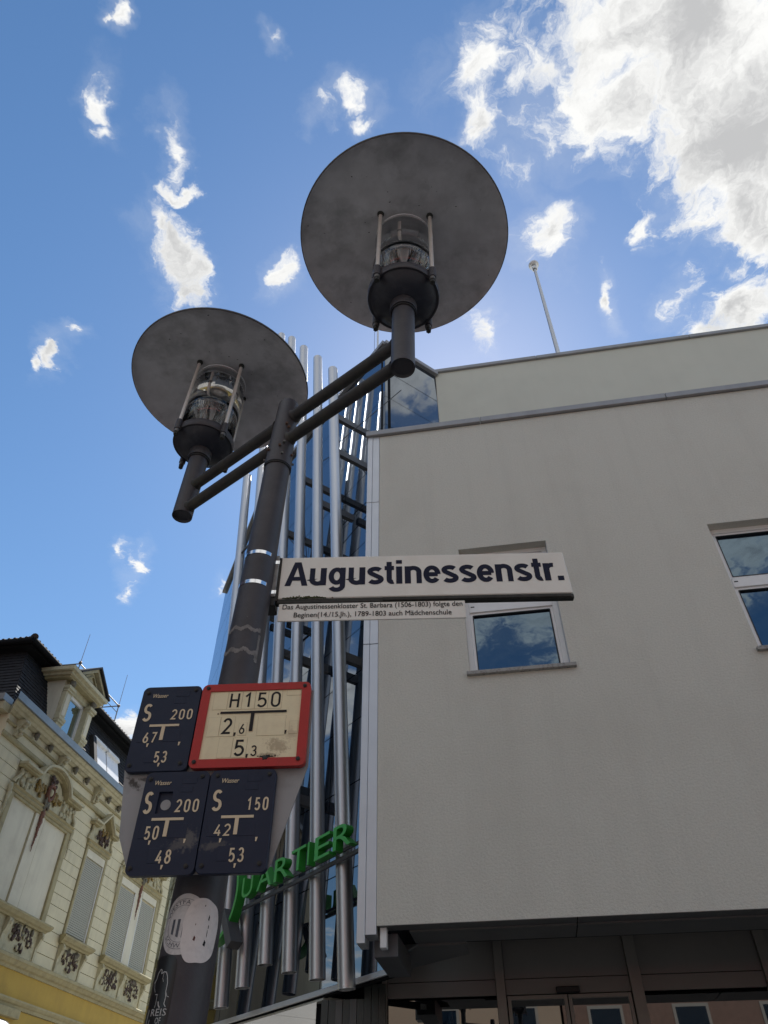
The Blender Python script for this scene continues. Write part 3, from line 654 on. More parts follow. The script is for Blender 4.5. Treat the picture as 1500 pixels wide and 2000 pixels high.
qa = MB(); cs, cz, ra, rb = 2.655, 4.165, .515, .49; n = 64; ins, outs = [], []
for i in range(n):
    t = 2 * pi * i / n; ins.append((cs + (ra - .045) * cos(t), cz + (rb - .045) * sin(t))); outs.append((cs + ra * cos(t), cz + rb * sin(t)))
vs = [sign_pt(*q, LO) for q in outs] + [sign_pt(*q, LO) for q in ins] + [sign_pt(*q, LO - .11) for q in outs] + [sign_pt(*q, LO - .11) for q in ins]
fs = []
for i in range(n):
    j = (i + 1) % n; fs += [(i, j, n + j, n + i), (2 * n + i, 3 * n + i, 3 * n + j, 2 * n + j), (i, 2 * n + i, 2 * n + j, j), (n + i, n + j, 3 * n + j, 3 * n + i)]
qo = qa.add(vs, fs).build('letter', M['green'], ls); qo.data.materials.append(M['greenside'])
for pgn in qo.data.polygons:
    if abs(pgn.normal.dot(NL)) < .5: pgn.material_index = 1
tl = MB(); tl.prism([sign_pt(2.512, 4.009, LO + .03), sign_pt(2.38, 4.009, LO + .03), sign_pt(2.082, 3.619, LO + .03), sign_pt(2.185, 3.562, LO + .03)], -NL * .15)
tl.build('letter_tail', M['charcoal'], ls, bevel=.002)
MB().obox(sign_pt(3.1, 3.965, LO - .13), -EL * 3.45, NL * .03, V(0, 0, .035)).build('carrier_rail', M['beam'], ls)
MB().obox(sign_pt(2.0, 4.03, LO - .105), -EL * 2.3, NL * .02, V(0, 0, .03)).build('carrier_rail', M['beam'], ls)

# ------------------------------------------------------------------ roof poles
fp = on_y(1090, 692, 9.5); ft = on_y(1042.5, 519, 9.5)
pole = thing('flagpole', (fp.x, 9.5, 13.4), 'slim white flagpole with a round disc top on the flat roof', 'flagpole')
MB().tube((fp.x, 9.5, 13.4), (ft.x, 9.5, ft.z - .03), .052, .034, n=14).build('shaft', M['trim'], pole)
MB().lathe([(.0, -.03), (.10, -.03), (.13, 0), (.13, .05), (.10, .08), (0, .09)], 24, (ft.x, 9.5, ft.z)).build('truck', M['trim'], pole)
MB().lathe([(.05, -.20), (.07, -.20), (.07, -.10), (.05, -.10)], 16, (ft.x, 9.5, ft.z)).build('collar', M['trim'], pole)
hb = MB(); hb.path([(fp.x - .06, 9.45, 13.6), (ft.x - .04, 9.45, ft.z - .1)], .005, 6); hb.build('halyard', M['cable'], pole)
ms = thing('roof_mast', (-2.2, 12, 13.3), 'thin white mast rising behind the right lamp above the tower roof', 'mast')
MB().tube((-2.2, 12, 13.3), (-2.2, 12, 21.6), .032, .028, n=10).build('shaft', M['trim'], ms)
MB().tube((-2.32, 12, 13.3), (-2.3, 12, 21.4), .006, n=6).build('stay', M['cable'], ms)

# ------------------------------------------------------------------ street lamp
LR = V(-.721, 1.6, 0); LEAN = .0235
lamp = thing('street_lamp', LR, 'dark grey street lamp with two arms and round disc shades', 'street lamp', rot=(0, math.atan(LEAN), 0), local=True)
def pole_r(z): return .056 - .0098 * (z - 2.07)
MB().lathe([(0, .12), (pole_r(0), .12), (pole_r(0.2), .2)] + [(pole_r(z), z) for z in (1, 2, 2.6, 3.2, 3.42)], 56).build('pole', M['lamp'], lamp)
sl = MB().lathe([(pole_r(3.4) - .001, 3.408), (.0475, 3.406), (.0478, 3.412), (.0452, 3.46), (.042, 3.60), (.0385, 3.742), (.036, 3.757), (.025, 3.766), (0, 3.768)], 48).build('sleeve', M['lamp'], lamp)
MB().lathe([(pole_r(3.4) + .0005, 3.398), (pole_r(3.4) + .003, 3.398), (pole_r(3.4) + .003, 3.4065), (pole_r(3.4) + .0005, 3.4065)], 48, closed=True).build('seal_ring', M['black'], sl)
AD = V(cos(radians(-30.4)), sin(radians(-30.4)), 0); AL = .555
for a in (20, 200, 300):
    q = V(cos(radians(a)), sin(radians(a)), 0)
    for z in (3.44, 3.50): MB().tube(q * .043 + V(0, 0, z), q * .053 + V(0, 0, z), .0045, n=6).build('grub_screw', M['nut'], sl)
for z, nm in ((3.662, 'arm'), (3.538, 'arm')):
    MB().tube(-AD * AL + V(0, 0, z), AD * AL + V(0, 0, z), .0212, n=24).build(nm, M['arm'], lamp)
def ring_about(p, d, r0, r1, w, name, m, parent):
    mb = MB(); mb.tube(p, p + d * w, r1, r0, n=20, caps=False); mb.build(name, m, parent)
for z in (3.662, 3.538):
    for sg_ in (-1, 1):
        ring_about(AD * sg_ * .040 + V(0, 0, z), AD * sg_, .0215, .0265, .012, 'weld', M['arm'], sl)
        ring_about(AD * sg_ * (AL - .034) + V(0, 0, z), -AD * sg_, .0215, .0255, .010, 'weld', M['arm'], sl)
for a, z in ((-62, 3.60), (-75, 3.48), (-8, 3.462), (118, 3.60), (195, 3.50), (232, 3.47), (-50, 3.585)):
    q = V(cos(radians(a)), sin(radians(a)), 0); MB().tube(q * .040 + V(0, 0, z), q * .0515 + V(0, 0, z), .0052, n=6, smooth=False).build('bolt', M['rustbolt'], sl)
def lamp_head(sgn):
    c = AD * AL * sgn
    st = MB().lathe([(.0, .010), (.033, .010), (.036, .004), (.0392, 0), (.0392, .34)], 40, c + V(0, 0, 3.505)).build('lamp_head', M['lamp'], lamp)
    def P(mb, name, m, **k): return mb.build(name, m, st, **k)
    P(MB().lathe([(.0402, 3.832), (.0465, 3.832), (.0472, 3.836), (.0472, 3.872), (.044, 3.878)], 40, c), 'neck_ring', M['lamp'])
    P(MB().lathe([(.041, 3.822), (.0432, 3.822), (.0432, 3.831), (.041, 3.831)], 40, c, closed=True), 'neck_seal', M['black'])
    P(MB().lathe([(.044, 3.874), (.062, 3.878), (.085, 3.888), (.105, 3.902), (.1185, 3.918)], 56, c), 'bowl', M['bowl'])
    P(MB().lathe([(.1175, 3.919), (.1265, 3.917), (.1285, 3.921), (.1285, 3.952), (.126, 3.956), (.1175, 3.957), (.1172, 3.945)], 56, c), 'bowl_ring', M['lamp'])
    P(MB().lathe([(.117, 3.94), (.117, 4.35), (.1125, 4.35), (.1125, 3.94)], 56, c, closed=True), 'glass_cylinder', M['clear'])
    P(MB().lathe([(.1172, 4.351), (.1172, 4.357), (.1123, 4.357), (.1123, 4.351)], 56, c, closed=True), 'rim_gleam', M['rimgleam'])  # pale ring: the light gathered in the glass edge is put into its colour
    # shade: shallow dish, thin, with a rolled lip
    Rm = .408
    under = [(.0, 4.392), (.12, 4.392), (.20, 4.388), (.30, 4.378), (.37, 4.366), (.400, 4.354), (Rm, 4.346)]
    P(MB().lathe(under, 96, c), 'lamp_shade', M['shade'])
    P(MB().lathe([(Rm, 4.346), (Rm + .004, 4.349), (Rm + .004, 4.356), (.400, 4.366), (.30, 4.394), (.15, 4.412), (0, 4.416)], 96, c), 'shade_top', M['rim'])
    for k in range(4):
        a = radians(90 * k + (56 if sgn > 0 else 60)); q = c + V(cos(a), sin(a), 0) * .136
        rod = P(MB().tube(q + V(0, 0, 3.95), q + V(0, 0, 4.391), .0078, n=16), 'support_rod', M['rod'])
        P(MB().tube(q + V(0, 0, 3.905), q + V(0, 0, 3.962), .0135, n=18), 'rod_lug', M['lamp'])
        P(MB().tube(q - V(cos(a), sin(a), 0) * .014 + V(0, 0, 3.936), q + V(0, 0, 3.936), .012, n=12), 'rod_web', M['lamp'])
        P(MB().tube(q + V(0, 0, 3.888), q + V(0, 0, 3.9045), .0105, n=18), 'washer', M['nut'])
        P(MB().tube(q + V(0, 0, 3.872), q + V(0, 0, 3.8875), .0095, n=6, smooth=False), 'nut', M['rail'])
        P(MB().lathe([(.0079, 4.372), (.0125, 4.380), (.0135, 4.3895)], 14, q), 'rod_cap', M['rail'])
    rn = random.Random(40 + sgn); sp = MB()
    for _ in range(26):
        a = rn.uniform(0, 2 * pi); d = rn.choice((rn.uniform(.125, .17), rn.uniform(.18, .39))); w_ = rn.uniform(.0008, .0022); zz = 4.392 - max(0, (d - .12)) ** 2 * .47
        sp.blob(c + V(cos(a) * d, sin(a) * d, zz - .0012), w_ * rn.uniform(1, 2.2), w_, .0012, 5, 3, .4)
    tag(P(sp, 'insect_speck', M['rail']), kind='stuff')
    # ribbed refractor bell with four hangers, lamp inside
    prof = []
    for i in range(27):
        z = 3.985 + i * .0095; rr = .0485 + .012 * sin(pi * i / 26) + (.0036 if i % 2 else -.0016); prof.append((rr, z))
    P(MB().lathe(prof + [(.03, 4.246), (0, 4.250)], 48, c), 'refractor', M['prism'])
    for i in (3, 5, 8, 11, 14, 17, 20, 23, 25): P(MB().lathe([(prof[i][0] + .0004, prof[i][1] - .002), (prof[i][0] + .0018, prof[i][1]), (prof[i][0] + .0004, prof[i][1] + .002)], 48, c), 'painted_rib_line', M['nut'])  # added dark rings imitate the light and dark lines seen in the ribs
    P(MB().lathe([(0, 3.955), (.052, 3.955), (.052, 3.975), (.04, 3.985), (0, 3.985)], 32, c), 'socket', M['socket'])
    P(MB().tube(c + V(0, 0, 3.985), c + V(0, 0, 4.03), .019, n=20), 'lamp_base', M['socket'])
    P(MB().lathe([(.012, 4.03), (.024, 4.05), (.028, 4.09), (.028, 4.15), (.022, 4.185), (0, 4.20)], 24, c), 'bulb', M['bulb'])
    for k in range(4):
        a = radians(88 + 90 * k); q = c + V(cos(a), sin(a), 0) * .078
        P(MB().tube(q + V(0, 0, 3.957), q + V(0, 0, 4.31), .0058, n=12), 'hanger', M['rod'])
        for z in (4.06, 4.235): P(MB().tube(q + V(0, 0, z), q + V(0, 0, z + .012), .0085, n=12), 'hanger_collar', M['nut'])
    P(MB().lathe([(0, 4.352), (.085, 4.352), (.088, 4.356), (.088, 4.39), (.0, 4.391)], 40, c), 'gear_plate', M['shade'])
lamp_head(1); lamp_head(-1)
# grey marks that old straps left on the pole
def pole_point(a, z, lift): r = pole_r(z) + lift; return V(r * cos(radians(a)), r * sin(radians(a)), z)
def ragged(name, a0, a1, zc, hw, m, lift=.0006):
    n = 60; vs = []
    for i in range(n + 1):
        a = a0 + (a1 - a0) * i / n; up = hw * (1 + random.uniform(-.25, .25)); dn = hw * (1 + random.uniform(-.5, .35)); sag = .004 * sin(i * .35)
        vs += [pole_point(a, zc + up + sag, lift), pole_point(a, zc - dn + sag, lift)]
    MB().add(vs, [(2 * i, 2 * i + 1, 2 * i + 3, 2 * i + 2) for i in range(n)], True).build(name, m, lamp)
ragged('strap_mark', -165, -22, 2.7205, .0062, M['residue']); ragged('strap_mark', -160, -22, 2.6495, .0066, M['residue'])
vs = []
for i in range(25):
    z = 2.71 - i * .0036; w = 3 + random.uniform(0, 4) + (3 if i > 14 else 0); vs += [pole_point(-24 - w, z, .0005), pole_point(-20 + random.uniform(-1, 2), z, .0005)]
MB().add(vs, [(2 * i, 2 * i + 1, 2 * i + 3, 2 * i + 2) for i in range(24)], True).build('strap_mark', M['residue'], lamp)
for _ in range(26):
    a = random.uniform(-130, -20); z = random.uniform(2.72, 3.38); s = random.uniform(.0006, .0016)
    MB().add([pole_point(a, z, .0004), pole_point(a + s * 900, z + s * .6, .0004), pole_point(a + s * 700, z + s * 3, .0004)], [(0, 1, 2)]).build('paint_chip', M['residue'], lamp)

# ------------------------------------------------------------------ stickers on the pole (in the lamp's frame, things of their own)
def pole_world(a, z, lift):
    return Matrix.Translation(LR) @ Matrix.Rotation(math.atan(LEAN), 4, 'Y') @ pole_point(a, z, lift)
def disc_patch(ac, zc, ra, rz, lift, wob=0.0, n=56, k=8, power=2.0, seed=0):
    rnd = random.Random(seed); ph = [rnd.uniform(0, 6) for _ in range(3)]; vs = [pole_world(ac, zc, lift)]; fs = []
    for j in range(1, k + 1):
        for i in range(n):
            t = 2 * pi * i / n; q = (abs(cos(t)) ** power + abs(sin(t)) ** power) ** (-1 / power)
            q *= 1 + wob * (sin(3 * t + ph[0]) * .5 + sin(5 * t + ph[1]) * .3 + sin(9 * t + ph[2]) * .2)
            vs.append(pole_world(ac + ra * q * cos(t) * j / k, zc + rz * q * sin(t) * j / k, lift))
    for i in range(n):
        fs.append((0, 1 + i, 1 + (i + 1) % n))
        for j in range(k - 1): a, b = 1 + j * n, 1 + (j + 1) * n; fs.append((a + i, b + i, b + (i + 1) % n, a + (i + 1) % n))
    mb = MB(); mb.add(vs, fs, True); return mb
def wrap(pts2, ac, zc, lift): return [pole_world(ac + degrees_of(q[0]), zc + q[1], lift) for q in pts2]
def degrees_of(s): return math.degrees(s / .057)
def wrap_text(mb, text, u0, u1, z0, z1, ac, zc, lift, bend=None, bold=.0):
    vs, fs, (a, b, c, d) = glyphs(text, res=2); out = []
    for q in vs:
        u = u0 + (q.x - a) / (b - a) * (u1 - u0); z = z0 + (q.y - c) / (d - c) * (z1 - z0)
        if bend:
            R0, flip = bend; t = u / R0; rr = R0 + (z if not flip else -z); u, z = rr * sin(t), rr * cos(t) * (1 if not flip else -1)
        out.append((u, z))
    mb.add(wrap(out, ac, zc, lift), fs)
def ring2(mb, r, w, a0, a1, ac, zc, lift, n=40):
    pts = []
    for i in range(n + 1):
        t = radians(a0 + (a1 - a0) * i / n); pts += [(r * cos(t), r * sin(t)), ((r + w) * cos(t), (r + w) * sin(t))]
    mb.add(wrap(pts, ac, zc, lift), [(2 * i, 2 * i + 1, 2 * i + 3, 2 * i + 2) for i in range(n)])
A1, Z1 = -92, 1.996
stk = thing('sticker', pole_world(A1, Z1, .0005), 'round white sticker with a striped crest and worn ring of letters on the pole', 'sticker', group='stickers on the lamp pole')
disc_patch(A1, Z1, degrees_of(.052), .056, .0007, .015, seed=2).build('vinyl', M['sticker'], stk)
cr = MB(); ring2(cr, .0335, .0007, 0, 360, A1, Z1, .0010); ring2(cr, .0455, .0007, 0, 360, A1, Z1, .0010); cr.build('crest_ring', M['stripe'], stk)
cl = MB(); wrap_text(cl, 'WESTFA', -.052, .012, -.004, .004, A1, Z1, .0010, bend=(.040, False), bold=.02)
wrap_text(cl, 'SCHWE', -.040, .012, -.004, .004, A1, Z1, .0010, bend=(.040, True), bold=.02); cl.build('lettering', M['stripe'], stk)
cb = MB()
for k in range(4):
    u = -.022 + k * .0125; cb.add(wrap([(u, -.027 + abs(u) * .4), (u + .006, -.027 + abs(u + .006) * .4), (u + .006, .008), (u, .008)], A1, Z1, .0010), [(0, 1, 2, 3)])
cb.add(wrap([(-.024, .009), (.024, .009), (.024, .0098), (-.024, .0098)], A1, Z1, .0010), [(0, 1, 2, 3)])
cb.build('crest_stripe', M['stripe'], stk)
A2, Z2 = -50, 1.986
st2 = thing('sticker', pole_world(A2, Z2, .0005), 'blank pinkish white sticker with brown scuffs overlapping the crest sticker', 'sticker', group='stickers on the lamp pole')
disc_patch(A2, Z2, degrees_of(.039), .058, .0014, .05, power=2.7, seed=8).build('vinyl', M['sticker2'], st2)
for (du, dz, w, h, m_) in ((.012, .024, .0016, .006, 'ink'), (.0135, .008, .001, .004, 'ink'), (.0125, -.004, .0008, .008, 'ink'), (.010, -.022, .003, .006, 'ink'), (-.012, -.016, .0025, .005, 'brown'), (-.0135, .009, .0008, .002, 'brown'), (.0, .045, .001, .002, 'ink')):
    MB().add(wrap([(du - w, dz - h * .6), (du + w * .6, dz - h), (du + w, dz + h * .3), (du - w * .2, dz + h)], A2, Z2, .0018), [(0, 1, 2, 3)]).build('scuff', M[m_], st2)
A3, Z3 = -118, 1.865
st3 = thing('sticker', pole_world(A3, Z3, .0005), 'black sticker with a white outlined figure and the letters REIS at the picture edge', 'sticker', group='stickers on the lamp pole')
disc_patch(A3, Z3, degrees_of(.034), .075, .0007, .0, power=6).build('vinyl', M['blacksticker'], st3)
ln = MB()
def line2(pts, w):
    for i in range(len(pts) - 1):
        a, b = Vector(pts[i]), Vector(pts[i + 1]); d = (b - a).normalized(); nn = Vector((-d.y, d.x)) * w / 2
        ln.add(wrap([a + nn, a - nn, b - nn, b + nn], A3, Z3, .0012 + .00003 * i), [(0, 1, 2, 3)])
line2([(-.017, .030), (-.010, .036), (-.008, .046), (-.002, .052), (.002, .050), (.002, .044), (.008, .047), (.014, .046), (.018, .039), (.021, .028), (.021, .014), (.023, .004), (.022, -.006), (.026, -.011)], .0017)
line2([(-.014, .034), (-.012, .022), (-.006, .014)], .001); line2([(.008, .046), (.008, .036), (.011, .030)], .001)
line2([(-.004, .010), (.002, .010), (.003, -.006), (.001, -.012)], .001); line2([(.008, -.002), (.010, -.008), (.014, -.012)], .0022); line2([(-.014, -.014), (-.016, -.036)], .0022); line2([(-.006, -.030), (-.008, -.04)], .0016)
line2([(.022, .012), (.025, .006), (.029, .005)], .001)
wrap_text(ln, 'REIS', -.004, .030, -.025, -.0135, A3, Z3, .0018); wrap_text(ln, 'OF', .010, .022, -.0375, -.0275, A3, Z3, .0018)
ln.build('line_print', M['whiteink'], st3)

# ------------------------------------------------------------------ street name sign and plate
SO = V(-.590, 1.620, 3.017); SYAW = radians(7.5)
sg = thing('street_name_sign', SO, 'long cream street name sign reading Augustinessenstr. strapped to the lamp pole', 'street sign', rot=(0, 0, SYAW), local=True)
MB().prism([V(0, 0, 0), V(.860, 0, -.002), V(.8655, 0, -.157), V(.002, 0, -.157)], (0, .012, 0)).build('panel', M['cream'], sg, bevel=.0025)
nm = MB(); grotesque(nm, 'Augustinessenstr.', .0175, .848, -.111, -.0205, -.0007); nm.build('lettering', M['navy'], sg)
rl = MB(); rl.box(.0, .866, .001, .020, -.1735, -.1585); rl.box(.31, .859, -.004, .0, -.1725, -.160); rl.build('bottom_rail', M['rail'], sg, bevel=.002)
ms_ = MB()
for i in range(150):
    u = random.gauss(.075, .035)
    if .005 < u < .17: ms_.blob((u, -.0012, -.1575 + abs(random.gauss(0, .0026)) * (1 if .04 < u < .12 else .6)), .003, .0022, .0016, 5, 3, .3)
tag(ms_.build('moss', M['moss'], sg), kind='stuff')
br = MB(); br.box(-.052, -.006, -.004, .040, -.150, .006); br.build('bracket', M['bracket'], sg, bevel=.002)
bk = MB(); bk.box(-.050, -.004, -.002, .05, -.183, -.153); bk.build('bracket_foot', M['black'], sg, bevel=.003)
MB().box(-.006, .0015, -.001, .03, -.165, -.002).build('end_profile', M['rail'], sg)
# bands wrapped round the pole, in the sign's frame
inv = (Matrix.Translation(SO) @ Matrix.Rotation(SYAW, 4, 'Z')).inverted()
for z in (2.990, 2.877):
    pts = []
    for i in range(41):
        a = -255 + (i / 40) * (225 + 0); pts.append((inv @ pole_world(a, z, .0012), inv @ pole_world(a, z + .0125, .0012)))
    e0 = pts[-1]; ux = -.0045
    pts.append((V(-.03, -.0062, e0[0].z), V(-.03, -.0062, e0[1].z))); pts.append((V(ux, -.0055, e0[0].z), V(ux, -.0055, e0[1].z)))
    pts = [q for q in pts]; vs = [p for q in pts for p in q]
    MB().add(vs, [(2 * i, 2 * i + 1, 2 * i + 3, 2 * i + 2) for i in range(len(pts) - 1)], True).build('strap', M['band'], sg)
hp = thing('history_plate', SO + V(.008 * cos(SYAW), .008 * sin(SYAW), -.178), 'small cream plate with two lines of history text under the street name sign', 'plaque', rot=(0, 0, SYAW), local=True)
MB().box(0, .541, .001, .006, -.0585, .003).build('panel', M['cream'], hp, bevel=.0015)
vs, fs = lettering('Das Augustinessenkloster St. Barbara (1506-1803) folgte den', .012, .533, -.0175, -.0008, -.0002, bold=.006); MB().add(vs, fs).build('lettering', M['ink'], hp)
vs, fs = lettering('Beginen(14./15.Jh.), 1789-1803 auch Mädchenschule', .047, .500, -.0465, -.0298, -.0002, bold=.006); MB().add(vs, fs).build('lettering', M['ink'], hp)

# ------------------------------------------------------------------ board with hydrant and valve signs
HO = V(-.557, 1.500, 2.394); HYAW = radians(5.9)
def sign_thing(name, label, cat, u, z, group=None):
    o = thing(name, HO + V(u * cos(HYAW), u * sin(HYAW), z), label, cat, rot=(0, 0, HYAW), group=group, local=True); ORG[o.name] = V(u, 0, z); return o
bd = sign_thing('backing_board', 'grey metal backing board that carries the hydrant and water signs', 'sign board', -.08, -.32)
MB().prism([V(-.30, .014, .10), V(-.298, .014, -.09), V(-.272, .014, -.24), V(-.238, .014, -.308), V(-.20, .014, -.318), V(.055, .014, -.318), V(.066, .014, -.30), V(.128, .014, -.092), V(.128, .014, .10)], (0, .004, 0)).build('plate', stained('grey backing board', (.30, .30, .305), [(-.188, .197, .026, .010, .75, (.05, .045, .04), .95), (-.165, .206, .02, .006, .1, (.05, .045, .04), .8)], rough=.5, metal=.2, var=.06, vscale=9, dirt=(.13, .13, .13), dscale=13, damt=.5), bd)
for z in (.05, -.24):
    MB().box(-.16, -.06, .019, .042, z, z + .03).build('clamp', M['bracket'], bd)
def bolt(parent, u, z, y=-.003):
    MB().tube((u, y - .0035, z), (u, y + .002, z), .0048, n=14).build('bolt', M['black'], parent)
    MB().tube((u, y - .0052, z), (u, y - .0034, z), .0026, n=6, smooth=False).build('bolt', M['rail'], parent)
# red-framed hydrant sign
hs_ = sign_thing('hydrant_sign', 'red framed cream hydrant sign reading H150 with 2,6 and 5,3', 'hydrant sign', 0, -.098)
o_, i_ = rrect(-.1445, .1235, -.0985, .1140, .014, -.004), rrect(-.1235, .1020, -.0780, .0950, .0015, -.004)
n = len(o_); fr2 = [q + V(0, .006, 0) for q in i_]; bk2 = [q + V(0, .015, 0) for q in o_]
fm = MB().add(o_ + i_ + fr2 + bk2, [(i, (i + 1) % n, n + (i + 1) % n, n + i) for i in range(n)] + [(n + i, n + (i + 1) % n, 2 * n + (i + 1) % n, 2 * n + i) for i in range(n)] + [((i + 1) % n, i, 3 * n + i, 3 * n + (i + 1) % n) for i in range(n)] + [tuple(range(3 * n, 4 * n))])
fm.build('frame', M['red'], hs_)
M['beige'] = stained('beige plastic', (.80, .70, .47), [(.055, .050, .034, .021, .35, (.40, .31, .20), .75), (.035, .026, .03, .010, 0, (.22, .16, .10), .7), (.085, .078, .016, .02, 0, (.5, .4, .27), .6)], rough=.5, var=.04, vscale=22, dirt=(.56, .44, .29), dscale=26, damt=.35, spec=.3)
MB().box(-.1238, .1022, -.0005, .004, -.0783, .0952).build('face', M['beige'], hs_)
tiles = [(-.077, -.0435, .0465, .0935), (-.042, -.0115, .0465, .0935), (-.010, .0205, .0465, .0935), (.0215, .0545, .0465, .0935), (-.113, -.079, .047, .093), (.066, .1, .080, .0935),
         (-.1165, -.088, -.022, .027), (-.086, -.0525, -.022, .027), (.003, .069, -.0225, .027), (.0795, .099, -.0195, .012), (-.049, -.0165, -.0745, -.0265), (-.083, -.051, -.0745, -.0265), (-.0415, -.0225, -.0205, .0105)]
for (a, b_, c, d) in tiles:
    t = MB().box(a - .0005, b_ + .0005, -.00085, -.0004, c - .0005, d + .0005).build('digit_tile', M['tilegap'], hs_)
    MB().box(a, b_, -.00125, -.0008, c, d).build('tile_face', M['beige'], t)
for txt, a, c, b_, d, tk in (('H150', -.0725, .0495, .0515, .0906, .125), ('2', -.0805, -.0178, -.0585, .0240, .13), ('6', -.0395, -.0175, -.0265, .0092, .12), ('5', -.0450, -.0720, -.0212, -.0305, .13), ('3', -.0052, -.0722, .0088, -.0463, .12)):
    tx = MB(); din(tx, txt, a, c, b_, d, -.0016, tk); tx.build('digit', M['ink'], hs_)
for u, z in ((-.0485, -.0175), (.0717, -.0150), (-.0125, -.0712)): tx = MB(); comma(tx, u, z, .0085, -.0017); tx.build('comma', M['ink'], hs_)
MB().prism([V(-.091, -.0024, .0352), V(-.0162, -.0024, .0352), V(-.0162, -.0024, -.0108), V(-.0078, -.0024, -.0108), V(-.0078, -.0024, .0352), V(.0692, -.0024, .0352), V(.0692, -.0024, .0408), V(-.091, -.0024, .0408)], (0, .0011, 0)).build('tee_mark', M['ink'], hs_)
MB().tube((-.0965, -.0018, .0358), (-.0965, -.0006, .0358), .0018, n=8).build('rivet', M['wire'], hs_)
hole = MB(); hole.blob((.0300, -.0036, -.0785), .0075, .0012, .0050, 10, 4, .3)
for _ in range(30): hole.blob((.030 + random.gauss(0, .011), -.0012, -.0745 + abs(random.gauss(0, .002))), .0022, .0006, .0013, 5, 3, .4)
hole.build('burn_mark', M['black'], hs_)
for u, z in ((-.1302, .1035), (.1088, .1028), (-.1325, -.0842), (.1068, -.0828)): bolt(hs_, u, z)
# blue valve signs
def valve_sign(label, box, wasser, S, num, bar, stem, rows_, commas, bolts, tiles_, hole=None, plate='blue'):
    u0, u1, z0, z1 = box
    t = sign_thing('valve_sign', label, 'water sign', (u0 + u1) / 2, z0, 'dark blue water valve signs on the board')
    outer = rrect(u0, u1, z0, z1, .014, -.002)
    if hole:
        a, b_, c, d = hole; holep = rrect(a, b_, c, d, .001, -.002); n = len(outer)
        P = outer + holep + [q + V(0, .007, 0) for q in holep] + [q + V(0, .014, 0) for q in outer]
        mb = MB().add(P, [(i, (i + 1) % n, n + (i + 1) % n, n + i) for i in range(n)] + [(n + i, n + (i + 1) % n, 2 * n + (i + 1) % n, 2 * n + i) for i in range(n)] + [((i + 1) % n, i, 3 * n + i, 3 * n + (i + 1) % n) for i in range(n)] + [tuple(range(2 * n, 3 * n))])
        mb.build('plate', M[plate], t)
        MB().tube(((a + b_) / 2 + .002, .0046, (c + d) / 2 - .003), ((a + b_) / 2 + .002, .0049, (c + d) / 2 - .003), .0115, n=24).build('screw_hole', M['board'], t)
    else:
        MB().prism(outer, (0, .014, 0)).build('plate', M[plate], t, bevel=.0012)
    for (a, b_, c, d) in tiles_: MB().box(u0 + a, u0 + b_, -.0027, -.0018, z1 + c, z1 + d).build('digit_tile', M['blue'], t, bevel=.0003)
    y = -.0032; D = M['digit']
    for txt, a, c, b_, d, tk in [('S', *S, .138), (*num, .13)] + [(*q, .13) for q in rows_]:
        mb = MB(); din(mb, txt, a, c, b_, d, y, tk); mb.build('digit' if txt != 'S' else 'letter', D, t)
    a, b_, z = bar; u, zb = stem
    MB().prism([V(a, y, z - .0028), V(u - .0042, y, z - .0028), V(u - .0042, y, zb), V(u + .0042, y, zb), V(u + .0042, y, z - .0028), V(b_, y, z - .0028), V(b_, y, z + .0028), V(a, y, z + .0028)], (0, .001, 0)).build('tee_mark', D, t)
    for u, z in commas: mb = MB(); comma(mb, u, z, .0078, y - .0002); mb.build('comma', D, t)
    w0, w1, wb, wc = wasser; vs, fs = lettering('Wasser', w0, w1 - .0022, wb, wc, y, bold=.014, shear=.18); MB().add(vs, fs).build('lettering', D, t)
    for u, z in bolts: bolt(t, u, z, -.001)
    return t
BK = dict(rough=.42, var=.10, vscale=18, dirt=(.022, .028, .050), dscale=16, damt=.6, spec=.3)
M['blue_tape'] = stained('dark blue plastic with tape remains', (.0115, .0195, .044), [(.046, .070, .027, .026, -.3, (.11, .105, .105), .85), (.030, .058, .032, .012, -.1, (.10, .095, .095), .7)], **BK)
M['blue_film'] = stained('dark blue plastic with faint film', (.0115, .0195, .044), [(-.044, .055, .034, .011, -.15, (.095, .09, .09), .8)], **BK)
tl = [(.085, .118, -.028, -.014), (.083, .112, -.047, -.034), (.012, .040, -.145, -.105), (.075, .115, -.145, -.115), (.042, .072, -.195, -.165)]
valve_sign('dark blue water sign with 67 and 53 left of the red hydrant sign', (-.2935, -.1475, -.103, .1135), (-.2677, -.2269, .083, .0933), (-.2805, .0207, -.2595, .0672), ('200', -.2101, .0233, -.1587, .0505),
           (-.2575, -.1859, .0096), (-.2228, -.0272), [('67', -.2657, -.0341, -.2343, -.0064), ('53', -.229, -.0827, -.1989, -.0547)], [(-.2509, -.0391), (-.1763, -.0375), (-.214, -.0872)],
           [(-.2796, .0971), (-.1618, .1016), (-.2825, -.0874), (-.1651, -.0849)], tl)
vb = valve_sign('dark blue water sign with a square socket beside its S, numbered 50 and 48', (-.2355, -.0905, -.3235, -.105), (-.2139, -.1734, -.135, -.1253), (-.2273, -.1986, -.2081, -.1494), ('200', -.1549, -.1967, -.1036, -.168),
           (-.2024, -.1318, -.2103), (-.1668, -.2467), [('50', -.2112, -.2531, -.1806, -.2241), ('48', -.1757, -.3019, -.1434, -.2734)], [(-.196, -.2584), (-.1206, -.2565), (-.1589, -.3078)],
           [(-.2244, -.1207), (-.1071, -.1172), (-.2261, -.3091), (-.1088, -.3066)], tl, hole=(-.1985, -.1672, -.1978, -.1498), plate='blue_tape')
